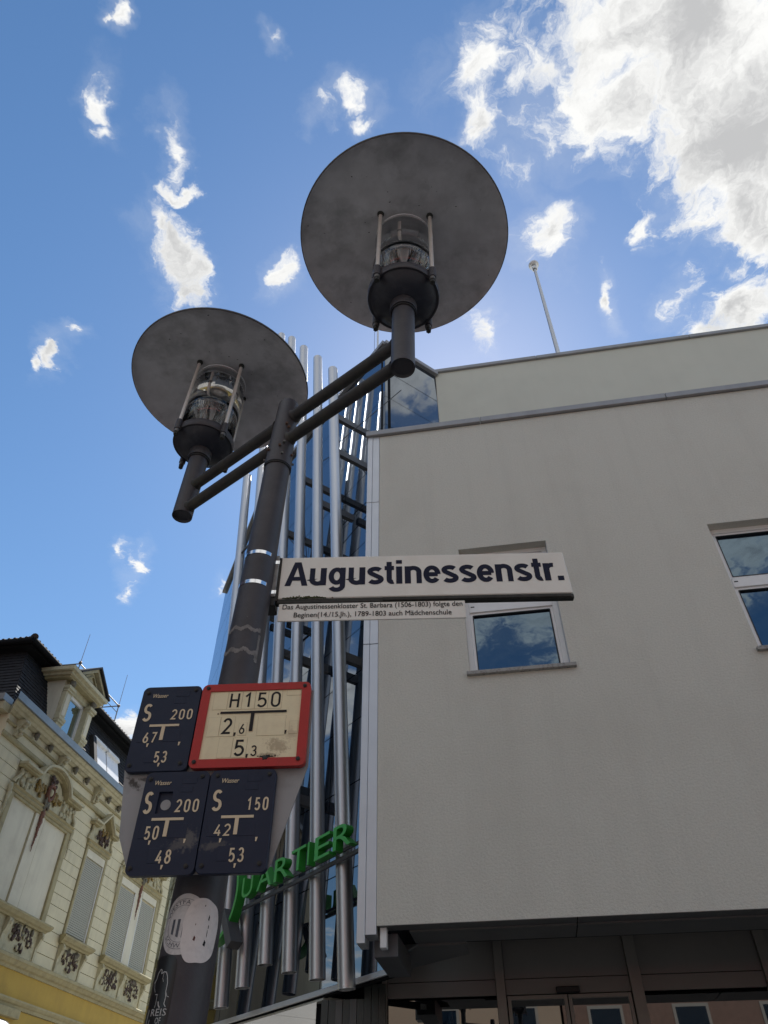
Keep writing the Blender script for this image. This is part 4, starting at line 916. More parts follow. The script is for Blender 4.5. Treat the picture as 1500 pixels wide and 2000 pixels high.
vc = valve_sign('dark blue water sign reading S 150 with 42 and 53 below the red sign', (-.0885, .0610, -.3230, -.1035), (-.062, -.0202, -.1338, -.1238), (-.0751, -.1961, -.0534, -.1489), ('150', .0025, -.1964, .0502, -.1674),
           (-.0499, .0212, -.2085), (-.0146, -.2456), [('42', -.0603, -.249, -.0256, -.2231), ('53', -.0215, -.3013, .0106, -.2723)], [(-.0439, -.2569), (.0329, -.256), (-.0055, -.3075)],
           [(-.0726, -.1165), (.0454, -.1158), (-.0756, -.3067), (.0446, -.3046)], tl, plate='blue_film')

# ------------------------------------------------------------------ old house across the street
XW = -10.3
hz = thing('old_house', (XW, 12.6, 0), 'ornate cream and ochre town house with slate mansard roof', 'house')
Y0, Y1 = 12.62, 23.6
hb = MB(); hb.box(XW - 9, XW - .02, Y0 + .02, Y1, .12, 9.3)
hb.build('wall', M['wall'], hz)
# openings: (y0, y1, z0, z1) that the blocks leave free
W1 = (13.48, 16.12, 5.1, 8.72); W2 = (16.96, 18.12, 5.1, 8.45); W3 = (18.98, 21.52, 5.1, 8.72); W4 = (22.3, 23.4, 5.1, 8.45)
opens = (W1, W2, W3, W4)
z = 5.09; row = 0
while z < 8.5:
    h = .237; segs = [(Y0, Y1)]
    for (a, b_, c, d) in opens:
        if z + h > c and z < d:
            a2, b2 = (a, b_) if z < 8.3 else ((a + b_) / 2 - .62 if b_ - a > 2 else a, (a + b_) / 2 + .62 if b_ - a > 2 else b_)
            new = []
            for s, e in segs:
                if b2 <= s or a2 >= e: new.append((s, e)); continue
                if a2 > s: new.append((s, a2))
                if b2 < e: new.append((b2, e))
            segs = new
    for s, e in segs:
        k = max(1, round((e - s) / .9)); cuts = [s + (e - s) * i / k for i in range(k + 1)]
        if k > 1 and row % 2:
            w = (e - s) / k; cuts = [s, s + w * .5] + [s + w * (.5 + i) for i in range(1, k)] + [e]
        for a, b_ in zip(cuts, cuts[1:]):
            if b_ - a < .05: continue
            j = random.uniform(-.002, .002)
            MB().box(XW - .02, XW + .012 + j, a + .0025, b_ - .0025, z + .007, z + h - .007).build('stone_block', M['wall'], hz)
    z += h; row += 1
def mould(name, prof, y0, y1, m, mitre=0.0, parent=None):
    """run of moulding along the street front; prof is (distance out, z)"""
    vs = [V(XW + d, y0 - mitre * d, z) for d, z in prof] + [V(XW + d, y1 + 0 * d, z) for d, z in prof]; n = len(prof)
    return MB().add(vs, [tuple(range(n)), tuple(range(2 * n - 1, n - 1, -1))] + [(i, n + i, n + (i + 1) % n, (i + 1) % n) for i in range(n)]).build(name, m, parent or hz)
# ground floor, string course, lower moulding
MB().box(XW - .03, XW + .04, Y0 - .02, Y1, 4.43, 4.86).build('frieze', M['ochre'], hz)
MB().box(XW - .03, XW + .03, Y0 - .02, Y1, .12, 4.26).build('ground_floor_wall', M['ochre'], hz)
mould('string_course', [(-.02, 4.86), (.07, 4.86), (.08, 4.91), (.13, 4.93), (.17, 4.98), (.2, 5.0), (.2, 5.05), (.16, 5.075), (-.02, 5.09)], Y0, Y1, M['olive'], 1)
mould('lower_moulding', [(-.02, 4.26), (.06, 4.27), (.07, 4.32), (.1, 4.34), (.13, 4.38), (.13, 4.41), (.06, 4.43), (-.02, 4.43)], Y0, Y1, M['olive'], 1)
MB().box(XW + .02, XW + .14, 15.2, 16.05, 4.10, 4.255).build('sign_bracket', M['olive'], hz, bevel=.01)
# main cornice: frieze band, brackets, drops, crown mouldings, gutter
mould('frieze_band', [(-.02, 8.57), (.05, 8.57), (.07, 8.60), (.07, 8.66), (.04, 8.69), (-.02, 8.69)], Y0, Y1, M['olive'], 1)
MB().box(XW - .02, XW + .03, Y0, Y1, 8.69, 9.08).build('frieze_field', M['wall'], hz)
mould('frieze_band', [(-.02, 8.86), (.06, 8.86), (.08, 8.9), (.05, 8.92), (-.02, 8.92)], Y0, Y1, M['olive'], 1)
mould('crown_moulding', [(-.02, 9.06), (.08, 9.06), (.12, 9.09), (.16, 9.10), (.19, 9.15), (.23, 9.16), (.25, 9.2), (.28, 9.22), (.28, 9.26), (-.02, 9.26)], Y0, Y1, M['creamtrim'], 1)
mould('gutter', [(-.02, 9.262), (.30, 9.225), (.335, 9.23), (.34, 9.385), (.325, 9.385), (.315, 9.26), (-.02, 9.29)], Y0, Y1, M['lead'], 1)
sd_ = MB(); sd_.box(XW - 6, XW - .02, Y0 - .33, Y0 - .0, 9.24, 9.385); sd_.build('gutter', M['lead'], hz)
MB().box(XW - 6, XW - .02, Y0 - .26, Y0 - .0, 9.06, 9.235).build('crown_moulding', M['creamtrim'], hz)
MB().tube((XW - .75, Y0 - .22, 4.0), (XW - .75, Y0 - .22, 9.2), .05, n=12).build('downpipe', M['creamtrim'], hz)
brk, drp = None, None
def copy_to(o, dy, parent):
    c = o.copy(); COL.objects.link(c); c.parent = parent; c.location = o.location + V(0, dy, 0); return c
yb = 13.0
k = 0
while yb + k * .612 < Y1 - .2:
    y = yb + k * .612
    if k % 3 == 0:
        if not brk:
            m_ = MB(); prof = [(.0, 8.70), (.06, 8.70), (.09, 8.76), (.085, 8.84), (.12, 8.92), (.19, 8.97), (.21, 9.02), (.2, 9.06), (0, 9.06)]
            m_.add([V(XW + d + .03, y - .085, z) for d, z in prof] + [V(XW + d + .03, y + .085, z) for d, z in prof], [tuple(range(9)), tuple(range(17, 8, -1))] + [(i, 9 + i, 9 + (i + 1) % 9, (i + 1) % 9) for i in range(9)])
            for q in ((.17, .0, 8.93), (.2, .04, 9.0), (.2, -.04, 9.0), (.12, .0, 8.83), (.11, .03, 8.76)): m_.blob((XW + .03 + q[0], y + q[1], q[2]), .05, .055, .05, 8, 5, .25)
            brk = m_.build('bracket', M['creamtrim'], hz); brk0 = y
        else: copy_to(brk, y - brk0, hz)
    else:
        if not drp:
            m_ = MB(); m_.lathe([(.0, 8.94), (.035, 8.955), (.06, 8.99), (.065, 9.02), (.05, 9.05), (.07, 9.06)], 12, (XW + .11, y, 0)); m_.blob((XW + .12, y, 8.955), .035, .04, .045, 7, 4, .25)
            drp = m_.build('cornice_drop', M['stonegrey'], hz); drp0 = y
        else: copy_to(drp, y - drp0, hz)
    k += 1
# windows
def strip(mb, path, th, d0, d1):
    """moulding that follows a path (y, z) on the front: th across, from d0 to d1 out of the wall"""
    n = len(path); P = [Vector(q) for q in path]; A, B = [], []
    for i in range(n):
        a = P[max(0, i - 1)]; b_ = P[min(n - 1, i + 1)]; d1_ = (P[i] - a).normalized() if i else (b_ - P[i]).normalized(); d2_ = (b_ - P[i]).normalized() if i < n - 1 else d1_
        n1 = Vector((-d1_.y, d1_.x)); n2 = Vector((-d2_.y, d2_.x)); nn = (n1 + n2).normalized(); kk = th / max(.5, nn.dot(n1)); A.append(P[i]); B.append(P[i] + nn * kk)
    vs = []
    for i in range(n): vs += [V(XW + d0, A[i].x, A[i].y), V(XW + d1, A[i].x, A[i].y), V(XW + d1, B[i].x, B[i].y), V(XW + d0, B[i].x, B[i].y)]
    fs = [(0, 1, 2, 3), tuple(4 * (n - 1) + q for q in (3, 2, 1, 0))]
    for i in range(n - 1):
        for q in range(4): fs.append((4 * i + q, 4 * i + (q + 1) % 4, 4 * i + 4 + (q + 1) % 4, 4 * i + 4 + q))
    mb.add(vs, fs); return mb
def cluster(name, m, parent, cy, cz, wy, wz, d, n, r, seed, drape=True):
    rn = random.Random(seed); mb = MB()
    for _ in range(n):
        u = rn.uniform(-1, 1); t = rn.random() ** .7
        zz = cz + wz * (.5 - t * (1.0 if abs(u) < .35 else .75 if abs(u) > .6 else .5)) if drape else cz + wz * rn.uniform(-.5, .5)
        q = r * rn.uniform(.6, 1.25); mb.blob((XW + d + rn.uniform(-.01, .03), cy + wy * .5 * u, zz), q * .8, q, q * rn.uniform(1, 1.8), 6, 4, .3)
    return mb.build(name, m, parent)
def garland(name, m, parent, y, z0, z1, r, seed):
    rn = random.Random(seed); mb = MB(); n = 26
    for i in range(n):
        t = i / (n - 1); q = r * (1 - .8 * t) * rn.uniform(.8, 1.2); mb.blob((XW + .05, y + rn.uniform(-.4, .4) * q, z0 + (z1 - z0) * t), q * .8, q, q * 1.5, 6, 4, .3)
    return mb.build(name, m, parent)
def shutter(parent, y0, y1, z0, z1, gap, d=.0):
    MB().box(XW + d - .01, XW + d + .035, y0, y1, z1 - .17, z1).build('shutter_box', M['panelw'], parent)
    zz = z0 + gap; h = .0445
    if gap: MB().box(XW + d - .018, XW + d - .010, y0, y1, z0, z0 + gap).build('dark_gap', M['black'], parent)
    while zz + h <= z1 - .17:
        MB().add([V(XW + d, y0 + .015, zz), V(XW + d + .011, y0 + .015, zz + .006), V(XW + d + .011, y0 + .015, zz + h - .010), V(XW + d, y0 + .015, zz + h - .002),
                  V(XW + d, y1 - .015, zz), V(XW + d + .011, y1 - .015, zz + .006), V(XW + d + .011, y1 - .015, zz + h - .010), V(XW + d, y1 - .015, zz + h - .002)],
                 [(0, 1, 5, 4), (1, 2, 6, 5), (2, 3, 7, 6)]).build('slat', M['shutter'], parent); zz += h
    g = MB(); g.box(XW + d - .01, XW + d + .03, y0, y0 + .022, z0, z1 - .17); g.box(XW + d - .01, XW + d + .03, y1 - .022, y1, z0, z1 - .17); g.build('shutter_guide', M['frame'], parent)
def apron(parent, y0, y1, n, seed):
    """panel under a sill with draped ornament between little brackets"""
    MB().box(XW - .01, XW + .03, y0, y1, 5.09, 5.66).build('apron', M['creamtrim'], parent)
    w = (y1 - y0) / n
    for i in range(n + 1):
        y = y0 + i * w; prof = [(.03, 5.1), (.055, 5.1), (.06, 5.36), (.10, 5.44), (.13, 5.54), (.14, 5.62), (.11, 5.655), (.03, 5.655)]; m_ = MB(); a, b_ = max(y0, y - .07), min(y1, y + .07)
        m_.add([V(XW + d, a, z) for d, z in prof] + [V(XW + d, b_, z) for d, z in prof], [tuple(range(8)), tuple(range(15, 7, -1))] + [(k, 8 + k, 8 + (k + 1) % 8, (k + 1) % 8) for k in range(8)])
        m_.blob((XW + .13, (a + b_) / 2, 5.57), .035, .05, .045, 7, 4, .2); m_.build('sill_bracket', M['creamtrim'], parent)
    for i in range(n):
        c = y0 + (i + .5) * w; cluster('ornament', M['maroon'], parent, c, 5.40, min(.75, w * .62), .40, .04, 70, .030, seed + i)
        cluster('ornament', M['creamtrim'], parent, c, 5.40, min(.85, w * .7), .36, .035, 26, .035, seed + 30 + i)
        cluster('ornament', M['stonegrey'], parent, c, 5.56, w * .5, .1, .045, 10, .04, seed + 9 + i, False)
def sill(parent, y0, y1):
    prof = [(0, 5.66), (.10, 5.66), (.12, 5.69), (.17, 5.71), (.2, 5.75), (.22, 5.77), (.22, 5.80), (.19, 5.82), (0, 5.835)]
    vs = [V(XW + d, y0 - d * .5, z) for d, z in prof] + [V(XW + d, y1 + d * .5, z) for d, z in prof]; n = len(prof)
    MB().add(vs, [tuple(range(n)), tuple(range(2 * n - 1, n - 1, -1))] + [(i, n + i, n + (i + 1) % n, (i + 1) % n) for i in range(n)]).build('sill', M['olive'], parent)
def double_window(yc, blank, seed):
    w = 1.32; m_ = MB(); m_.box(XW - .08, XW + .05, yc - w, yc - w + .16, 5.835, 7.76); m_.box(XW - .08, XW + .05, yc + w - .16, yc + w, 5.835, 7.76); m_.box(XW - .08, XW + .05, yc - w + .16, yc + w - .16, 7.70, 7.76)
    win = m_.build('window', M['olive'], hz, bevel=.01)
    MB().box(XW - .08, XW + .03, yc - .19, yc + .19, 5.835, 7.70).build('mullion', M['panelw'], win)
    for s in (-1, 1):
        a, b_ = (yc - w + .16, yc - .19) if s < 0 else (yc + .19, yc + w - .16)
        if blank: MB().box(XW - .08, XW - .0, a + .012, b_ - .012, 5.835, 7.70).build('blind_panel', M['panelw'], win)
        else: shutter(win, a + .01, b_ - .01, 5.84, 7.70, 0)
        strip(MB(), [(yc + s * .205, 5.84), (yc + s * .205, 7.7)], .02 * -s, 0, .012).build('bead', M['olive'], win)
    prof = [(-.02, 7.76), (.06, 7.76), (.09, 7.80), (.07, 7.84), (.11, 7.88), (-.02, 7.9)]; n = 6
    MB().add([V(XW + d, yc - w - .02, z) for d, z in prof] + [V(XW + d, yc + w + .02, z) for d, z in prof], [tuple(range(n)), tuple(range(2 * n - 1, n - 1, -1))] + [(i, n + i, n + (i + 1) % n, (i + 1) % n) for i in range(n)]).build('lintel', M['olive'], win)
    MB().box(XW - .01, XW + .035, yc - 1.18, yc + 1.18, 7.90, 8.36).build('lintel_field', M['creamtrim'], win)
    for s in (-1, 1): cluster('ornament', M['creamtrim'], win, yc + s * .88, 8.1, .5, .3, .04, 26, .045, seed + 60 + s, False)
    MB().prism([V(XW + .0, yc + .55 * cos(radians(t)), 8.28 + .32 * sin(radians(t))) for t in range(0, 181, 12)], (.034, 0, 0)).build('tympanum', M['creamtrim'], win)
    arcp = [(yc - 1.30, 8.28), (yc - .66, 8.28)] + [(yc + .60 * cos(radians(t)), 8.30 + .36 * sin(radians(t))) for t in range(172, 7, -12)] + [(yc + .66, 8.28), (yc + 1.30, 8.28)]
    strip(MB(), arcp, .055, -.01, .15).build('pediment', M['olive'], win); a2 = [(y, z + .06) for y, z in arcp]
    strip(MB(), a2, .05, -.01, .22).build('pediment', M['creamtrim'], win)
    for s in (-1, 1):
        sc = MB(); sc.path([(XW + .05, yc + s * 1.2, 8.27), (XW + .06, yc + s * 1.16, 8.18), (XW + .05, yc + s * 1.22, 8.08), (XW + .06, yc + s * 1.31, 8.0), (XW + .05, yc + s * 1.33, 7.92)], .035, 8); sc.build('scroll', M['creamtrim'], win)
    cart = MB().lathe([(.0, 0)] + [(.13 + .035 * cos(radians(t)), .05 * sin(radians(t))) for t in range(180, -181, -30)], 20)
    cart.v = [V(XW + .09 + q.z, yc + q.x * .8, 8.20 + q.y * 1.25) for q in cart.v]; cart.build('cartouche', M['rust'], win)
    MB().blob((XW + .10, yc, 8.2), .05, .06, .085, 12, 8, .02).build('cartouche_boss', M['creamtrim'], win)
    cluster('ornament', M['maroon'], win, yc, 8.44, .22, .16, .09, 16, .04, seed, False)
    for s in (-1, 1): cluster('ornament', M['gold'], win, yc + s * .34, 8.13, .34, .26, .05, 22, .045, seed + 2 + s)
    cluster('ornament', M['stonegrey'], win, yc, 7.95, .2, .2, .08, 10, .045, seed + 7, False)
    garland('garland', M['rust'], win, yc, 7.86, 6.95, .058, seed + 4)
    for s in (-1, 1): garland('garland', M['creamtrim'], win, yc + s * (w + .04), 7.8, 7.2, .05, seed + 5 + s)
    sill(win, yc - w - .02, yc + w + .02); apron(win, yc - w + .02, yc + w - .02, 2, seed)
def single_window(yc, seed):
    w = .565; m_ = MB(); m_.box(XW - .08, XW + .05, yc - w, yc - w + .09, 5.835, 7.80); m_.box(XW - .08, XW + .05, yc + w - .09, yc + w, 5.835, 7.80); m_.box(XW - .08, XW + .05, yc - w + .09, yc + w - .09, 7.74, 7.80)
    win = m_.build('window', M['olive'], hz, bevel=.01); shutter(win, yc - w + .095, yc + w - .095, 5.84, 7.74, .07)
    prof = [(-.02, 7.80), (.06, 7.80), (.09, 7.84), (.07, 7.88), (.11, 7.92), (-.02, 7.94)]; n = 6
    MB().add([V(XW + d, yc - w - .03, z) for d, z in prof] + [V(XW + d, yc + w + .03, z) for d, z in prof], [tuple(range(n)), tuple(range(2 * n - 1, n - 1, -1))] + [(i, n + i, n + (i + 1) % n, (i + 1) % n) for i in range(n)]).build('lintel', M['olive'], win)
    MB().box(XW - .01, XW + .035, yc - .52, yc + .52, 7.94, 8.32).build('lintel_field', M['creamtrim'], win)
    base = [(yc - .68, 8.28), (yc - .34, 8.28), (yc, 8.62), (yc + .34, 8.28), (yc + .68, 8.28)]
    strip(MB(), base, .05, -.01, .15).build('pediment', M['olive'], win); strip(MB(), [(y, z + .06) for y, z in base], .045, -.01, .21).build('pediment', M['creamtrim'], win)
    for s in (-1, 1):
        sc = MB(); sc.path([(XW + .05, yc + s * .55, 8.27), (XW + .06, yc + s * .52, 8.18), (XW + .05, yc + s * .56, 8.08), (XW + .06, yc + s * .62, 8.0), (XW + .05, yc + s * .62, 7.93)], .03, 8); sc.build('scroll', M['creamtrim'], win)
    cluster('ornament', M['maroon'], win, yc, 8.10, .62, .30, .06, 46, .036, seed); cluster('ornament', M['gold'], win, yc + .05, 8.24, .34, .14, .09, 14, .035, seed + 1, False)
    sill(win, yc - w - .06, yc + w + .06); apron(win, yc - w + .0, yc + w - .0, 1, seed + 20)
double_window(14.80, True, 11); single_window(17.54, 23); double_window(20.25, False, 37); single_window(22.85, 51)
# mansard: two slated slopes with lapped courses, then a tiled roof that overhangs
XT, ZT, YT = XW - .66, 11.02, Y0 + .58
def slope_pt(t, y): return V(XW - .12 + (XT - XW + .12) * t, y, 9.38 + (ZT - 9.38) * t)
ms1 = MB(); ms1.add([(XW - .1, Y0 + .1, 9.3), (XW - .1, Y1, 9.3), (XT, Y1, ZT), (XT, YT, ZT)], [(0, 1, 2, 3)]); ms1.add([(XW - .1, Y0 + .1, 9.3), (XW - 8, Y0 + .1, 9.3), (XW - 8, YT, ZT), (XT, YT, ZT)], [(3, 2, 1, 0)])
mans = ms1.build('mansard_roof', M['slate'], hz)
sl_ = MB(); nr = 17
for i in range(nr):
    t0, t1 = i / nr, (i + 1) / nr; a = slope_pt(t0, 0); b_ = slope_pt(t1, 0)
    ya0, yb0 = Y0 + .08 + .50 * t0, Y0 + .08 + .50 * t1
    y = ya0
    while y < Y1:
        w = .19; lift = .030 + random.uniform(-.004, .006); sl_.add([V(a.x + lift, y + .003, a.z), V(a.x + lift, y + w - .003, a.z), V(b_.x + .008, y + w - .003, b_.z + .012), V(b_.x + .008, y + .003, b_.z + .012), V(a.x, y + .003, a.z), V(a.x, y + w - .003, a.z)], [(0, 1, 2, 3), (4, 5, 1, 0)]); y += w
    x = XW - .1 - .54 * t0
    while x > XW - 6:
        w = .19; lift = .03 + random.uniform(-.004, .006); sl_.add([V(x, ya0 - lift, a.z), V(x - w + .006, ya0 - lift, a.z), V(x - w + .006, yb0 - .008, b_.z + .012), V(x, yb0 - .008, b_.z + .012), V(x, ya0, a.z), V(x - w + .006, ya0, a.z)], [(3, 2, 1, 0), (0, 1, 5, 4)]); x -= w
tag(sl_.build('slates', M['slate'], mans), kind='stuff')
EX, EYc, EZ = XT + .24, YT - .24, 11.04
ev = MB(); ev.box(XW - 8, EX, EYc, Y1, EZ, EZ + .14); ev.build('eaves_board', M['joint'], hz)
rf = MB(); rf.add([(EX + .03, EYc - .03, EZ + .15), (EX + .03, Y1, EZ + .15), (XW - 4.5, Y1, EZ + 2.2), (XW - 4.5, EYc + 3.2, EZ + 2.2)], [(0, 1, 2, 3)]); rf.add([(EX + .03, EYc - .03, EZ + .15), (XW - 8, EYc - .03, EZ + .15), (XW - 8, EYc + 3.2, EZ + 2.2), (XW - 4.5, EYc + 3.2, EZ + 2.2)], [(3, 2, 1, 0)])
roof = rf.build('roof', M['rooftile'], hz)
tl0 = None
for i in range(70):
    y = EYc + .12 + i * .15
    if y > Y1: break
    if tl0 is None:
        m_ = MB(); m_.tube((EX + .10, y, EZ + .15), (EX - .22, y, EZ + .31), .05, n=8); tl0 = m_.build('roof_tile', M['rooftile'], roof); ty0 = y
    else: copy_to(tl0, y - ty0, roof)
tl1 = None
for i in range(36):
    x = EX - .12 - i * .15
    if tl1 is None:
        m_ = MB(); m_.tube((x, EYc - .10, EZ + .15), (x, EYc + .22, EZ + .31), .05, n=8); tl1 = m_.build('roof_tile', M['rooftile'], roof); tx0 = x
    else:
        c = tl1.copy(); COL.objects.link(c); c.parent = roof; c.location = tl1.location + V(x - tx0, 0, 0)
hp_ = MB(); hp_.tube((EX + .1, EYc - .1, EZ + .17), (EX - .5, EYc + .5, EZ + .50), .085, .08, n=12); hp_.build('hip_tile', M['rooftile'], roof)
MB().path([(EX + .09, EYc - .09, EZ + .10), (EX + .09, Y1, EZ + .10)], .07, 12).build('roof_gutter', M['joint'], hz)
MB().path([(EX + .09, EYc - .09, EZ + .10), (XW - 7.8, EYc - .09, EZ + .10)], .07, 12).build('roof_gutter', M['joint'], hz)
MB().box(XW - 1.55, XW - 1.3, 13.95, 14.15, 11.3, 12.0).build('chimney', M['galv'], hz, bevel=.01)
# dormer
DX = XW - .04
dm = MB(); DA, DB = 14.18, 15.62
dm.box(DX - 1.1, DX - .0, DA + .02, 14.58, 9.32, 10.82); dm.box(DX - 1.1, DX, 15.30, DB - .02, 9.32, 10.82); dm.box(DX - 1.1, DX, 14.58, 15.30, 10.62, 10.82); dm.box(DX - 1.1, DX, 14.58, 15.30, 9.32, 9.62)
dorm = dm.build('dormer', M['creamtrim'], hz)
MB().box(DX - 1.12, DX - .02, DA, DA + .018, 9.3, 10.8).build('dormer_cheek', M['panelw'], dorm)
for (a, b_) in ((14.19, 14.43), (15.30, 15.54)):
    q = MB(); q.box(DX, DX + .10, a, b_, 9.34, 10.66); q.box(DX, DX + .15, a - .03, b_ + .03, 9.74, 9.82); q.box(DX, DX + .13, a - .02, b_ + .02, 9.68, 9.74); q.box(DX, DX + .14, a - .02, b_ + .02, 10.48, 10.54); q.box(DX, DX + .17, a - .04, b_ + .04, 10.54, 10.62)
    q.build('pilaster', M['creamtrim'], dorm, bevel=.006)
    e = MB(); e.blob((DX + .12, (a + b_) / 2, 10.72), .07, .10, .09, 9, 6, .25); e.build('pilaster_scroll', M['stonegrey'], dorm)
    MB().box(DX + .1, DX + .112, a + .05, b_ - .05, 9.88, 10.44).build('pilaster_panel', M['panelw'], dorm)
for s0, s1, z0, z1, o_ in ((DA - .14, DB + .02, 10.78, 10.84, .16), (DA - .20, DB + .06, 10.84, 10.91, .22), (DA - .30, DB + .10, 10.91, 11.0, .30)):
    MB().box(DX - 1.1, DX + o_, s0, s1, z0, z1).build('dormer_cornice', M['olive'] if z0 < 10.8 else M['creamtrim'], dorm)
pc = 15.03; gb = MB(); gb.prism([V(DX - .0, pc - .58, 11.0), V(DX, pc + .58, 11.0), V(DX, pc, 11.46)], (.1, 0, 0)); gb.build('gable', M['creamtrim'], dorm)
XS = XW; XW = DX
strip(MB(), [(pc - .66, 11.0), (pc, 11.47), (pc + .66, 11.0)], .07, .0, .22).build('gable_moulding', M['creamtrim'], dorm)
strip(MB(), [(pc - .76, 11.02), (pc, 11.56), (pc + .76, 11.02)], .05, -1.2, .30).build('gable_roof', M['slate'], dorm)
strip(MB(), [(pc - .36, 11.05), (pc, 11.31), (pc + .36, 11.05)], .04, .1, .15).build('gable_moulding', M['olive'], dorm)
XW = XS
MB().box(DX - 1.1, DX + .28, DA - .28, DB + .09, 11.002, 11.03).build('dormer_roof', M['slate'], dorm)
wf = MB(); wf.box(DX - .14, DX - .06, 14.60, 14.66, 9.62, 10.62); wf.box(DX - .14, DX - .06, 15.24, 15.30, 9.62, 10.62); wf.box(DX - .14, DX - .06, 14.66, 15.24, 10.54, 10.62); wf.box(DX - .14, DX - .06, 14.66, 15.24, 9.62, 9.68)
wfo = wf.build('window', M['frame'], dorm); MB().box(DX - .12, DX - .10, 14.66, 15.24, 9.68, 10.54).build('pane', M['roofglass'], dorm)
# roof windows with white blinds
for (ya, yb_) in ((16.62, 17.34), (17.39, 18.11)):
    a, b_ = slope_pt(.10, 0), slope_pt(.62, 0)
    q = MB(); q.add([V(a.x + .05, ya, a.z), V(a.x + .05, yb_, a.z), V(b_.x + .05, yb_, b_.z), V(b_.x + .05, ya, b_.z), V(a.x - .05, ya, a.z), V(a.x - .05, yb_, a.z), V(b_.x - .05, yb_, b_.z), V(b_.x - .05, ya, b_.z)], [(0, 1, 2, 3), (0, 4, 5, 1), (1, 5, 6, 2), (2, 6, 7, 3), (3, 7, 4, 0)])
    ro = q.build('roof_window', M['skylight'], hz)
    h = MB(); h.obox(V(b_.x + .05, ya, b_.z), V(0, yb_ - ya, 0), V(.07, 0, .02), V(-.06, 0, .12)); h.build('blind_case', M['frame'], ro)
    MB().obox(V(b_.x + .055, ya + .05, b_.z - .07), V(0, .35, 0), V(.01, 0, 0), V(-.012, 0, .03)).build('handle_slot', M['black'], ro)
MB().obox(slope_pt(.05, 16.44) + V(.0, 0, 0), V(0, .17, 0), V(.14, 0, 0), slope_pt(.66, 0) - slope_pt(.05, 0)).build('roof_window_cheek', M['slate'], hz)
# roof terrace rail, mesh panels and lightning rods
ry = (16.1, 18.64); rx = XW - 1.2
r = MB(); r.path([(rx, ry[0], 12.52), (rx, ry[1], 12.55)], .018, 6); r.path([(rx, ry[0], 12.30), (rx, ry[1], 12.33)], .010, 6)
r.path([(rx, ry[0], 12.52), (rx - 1.8, ry[0], 12.55)], .018, 6); r.path([(rx, ry[1], 12.55), (rx - 1.8, ry[1], 12.57)], .018, 6)
for y in (16.1, 16.95, 17.8, 18.64): r.tube((rx, y, 11.75), (rx, y, 12.55), .018, n=6)
r.build('roof_railing', M['galv'], hz)
for ya, yb_ in ((16.2, 16.9), (17.0, 17.7), (17.9, 18.4)):
    g = MB()
    for i in range(9): g.tube((rx - .3, ya + (yb_ - ya) * i / 8, 11.85), (rx - .3, ya + (yb_ - ya) * i / 8, 12.25), .012, n=5)
    for i in range(4): g.tube((rx - .3, ya, 11.85 + i * .13), (rx - .3, yb_, 11.85 + i * .13), .012, n=5)
    g.build('mesh_panel', M['galv'], hz)
for y, zt in ((ry[0], 13.52), (ry[1], 13.65)):
    m_ = MB(); m_.tube((rx, y, 12.0), (rx, y + .01, zt), .010, .006, n=6); m_.blob((rx, y, 12.55), .05, .05, .05, 8, 5, .05); m_.build('lightning_rod', M['wire'], hz)

# white awnings of the shops in the old house
def awning(name, y0, y1, z0, z1, label):
    t = thing(name, (XW + .05, y0, z0), label, 'awning', group='white shop awnings on the ochre house'); n = 10; vs = []
    for i in range(n + 1):
        a = pi / 2 * i / n; vs += [V(XW + .05 + .62 * sin(a), y0, z0 + (z1 - z0) * cos(a)), V(XW + .05 + .62 * sin(a), y1, z0 + (z1 - z0) * cos(a))]
    MB().add(vs, [(2 * i, 2 * i + 1, 2 * i + 3, 2 * i + 2) for i in range(n)], True).build('cloth', M['white'], t)
    MB().add([V(XW + .05, y1, z0)] + [vs[2 * i + 1] for i in range(n + 1)], [tuple(range(n + 2))]).build('side_cloth', M['white'], t)
    m_ = MB(); m_.path([vs[2 * i + 1] + V(0, .004, 0) for i in range(n + 1)], .012, 6); m_.build('frame', M['charcoal'], t)
awning('shop_awning', 14.2, 15.36, 3.45, 4.03, 'white curved shop awning at the bottom left corner of the picture')
awning('shop_awning', 16.55, 17.4, 3.45, 4.07, 'white awning tip peeking up under the lower ochre moulding, right of the other')

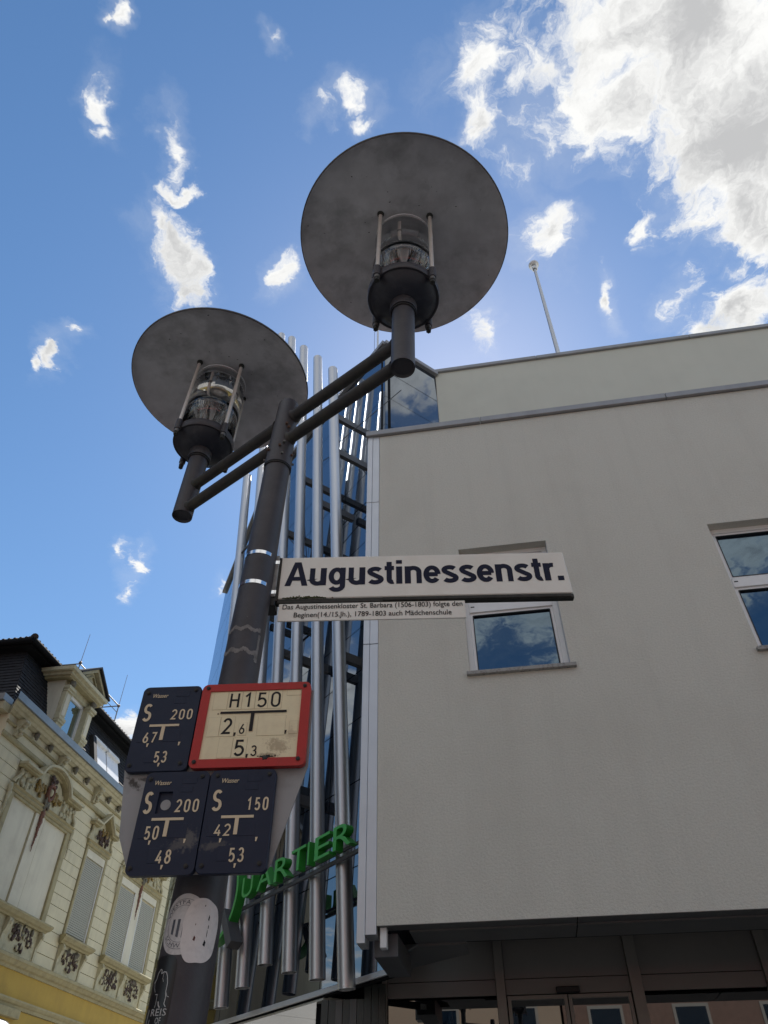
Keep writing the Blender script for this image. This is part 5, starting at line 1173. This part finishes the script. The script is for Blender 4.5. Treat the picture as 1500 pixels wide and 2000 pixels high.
# ------------------------------------------------------------------ houses across the street behind the viewer, seen only in the shop glass
def reflected_house(x0, x1, y, h, wallm, label):
    t = thing('town_house', ((x0 + x1) / 2, y, 0), label, 'house')
    MB().box(x0, x1, y - 8, y, .0, h).build('wall', wallm, t)
    MB().prism([V(x0 - .2, y + .3, h), V(x0 - .2, y - 8.3, h), V(x0 - .2, y - 4, h + 3.2)], (x1 - x0 + .4, 0, 0)).build('roof', M['rooftile'], t)
    n = max(2, int((x1 - x0) / 2.2))
    for f in range(int((h - 3.6) / 3)):
        for i in range(n):
            xc = x0 + (x1 - x0) * (i + .5) / n; z = 4.2 + f * 3
            w = MB().box(xc - .55, xc + .55, y + .002, y + .06, z, z + 1.7).build('window', M['shopframe'], t); MB().box(xc - .46, xc + .46, y + .06, y + .07, z + .09, z + 1.61).build('pane', M['pane'], w)
    MB().box(x0 + .4, x1 - .4, y + .002, y + .05, .2, 2.9).build('shop_window', M['pane'], t)
    MB().prism([V(x0 + .4, y + .05, 3.3), V(x0 + .4, y + 1.3, 2.75), V(x0 + .4, y + 1.3, 2.6), V(x0 + .4, y + .05, 3.1)], (x1 - x0 - .8, 0, 0)).build('awning', M['awning'], t)
reflected_house(-6.5, 1.0, -11, 10.6, M['tan'], 'sunlit tan house mirrored in the left shop pane')
reflected_house(1.1, 9.0, -11.5, 11.8, M['brick'], 'red brick house mirrored in the sliding door glass')
reflected_house(9.1, 19.0, -11, 10.2, M['brick'], 'red brick house mirrored in the right shop pane')
sh = thing('side_house', (XW, 3, 0), 'dark brick corner house mirrored in the lower tower glass', 'house')
MB().box(XW - 8, XW, -5, 8.6, 0, 11.5).build('wall', M['darkbrick'], sh)
MB().prism([V(XW + .4, -5.2, 11.5), V(XW - 8.4, -5.2, 11.5), V(XW - 4, -5.2, 15)], (0, 14, 0)).build('roof', M['rooftile'], sh)
for f in range(3):
    for i in range(6):
        w = MB().box(XW + .002, XW + .06, -4.2 + i * 2.15, -3.2 + i * 2.15, 3.6 + f * 2.7, 5.3 + f * 2.7).build('window', M['shopframe'], sh); MB().box(XW + .06, XW + .07, -4.1 + i * 2.15, -3.3 + i * 2.15, 3.7 + f * 2.7, 5.2 + f * 2.7).build('pane', M['pane'], w)
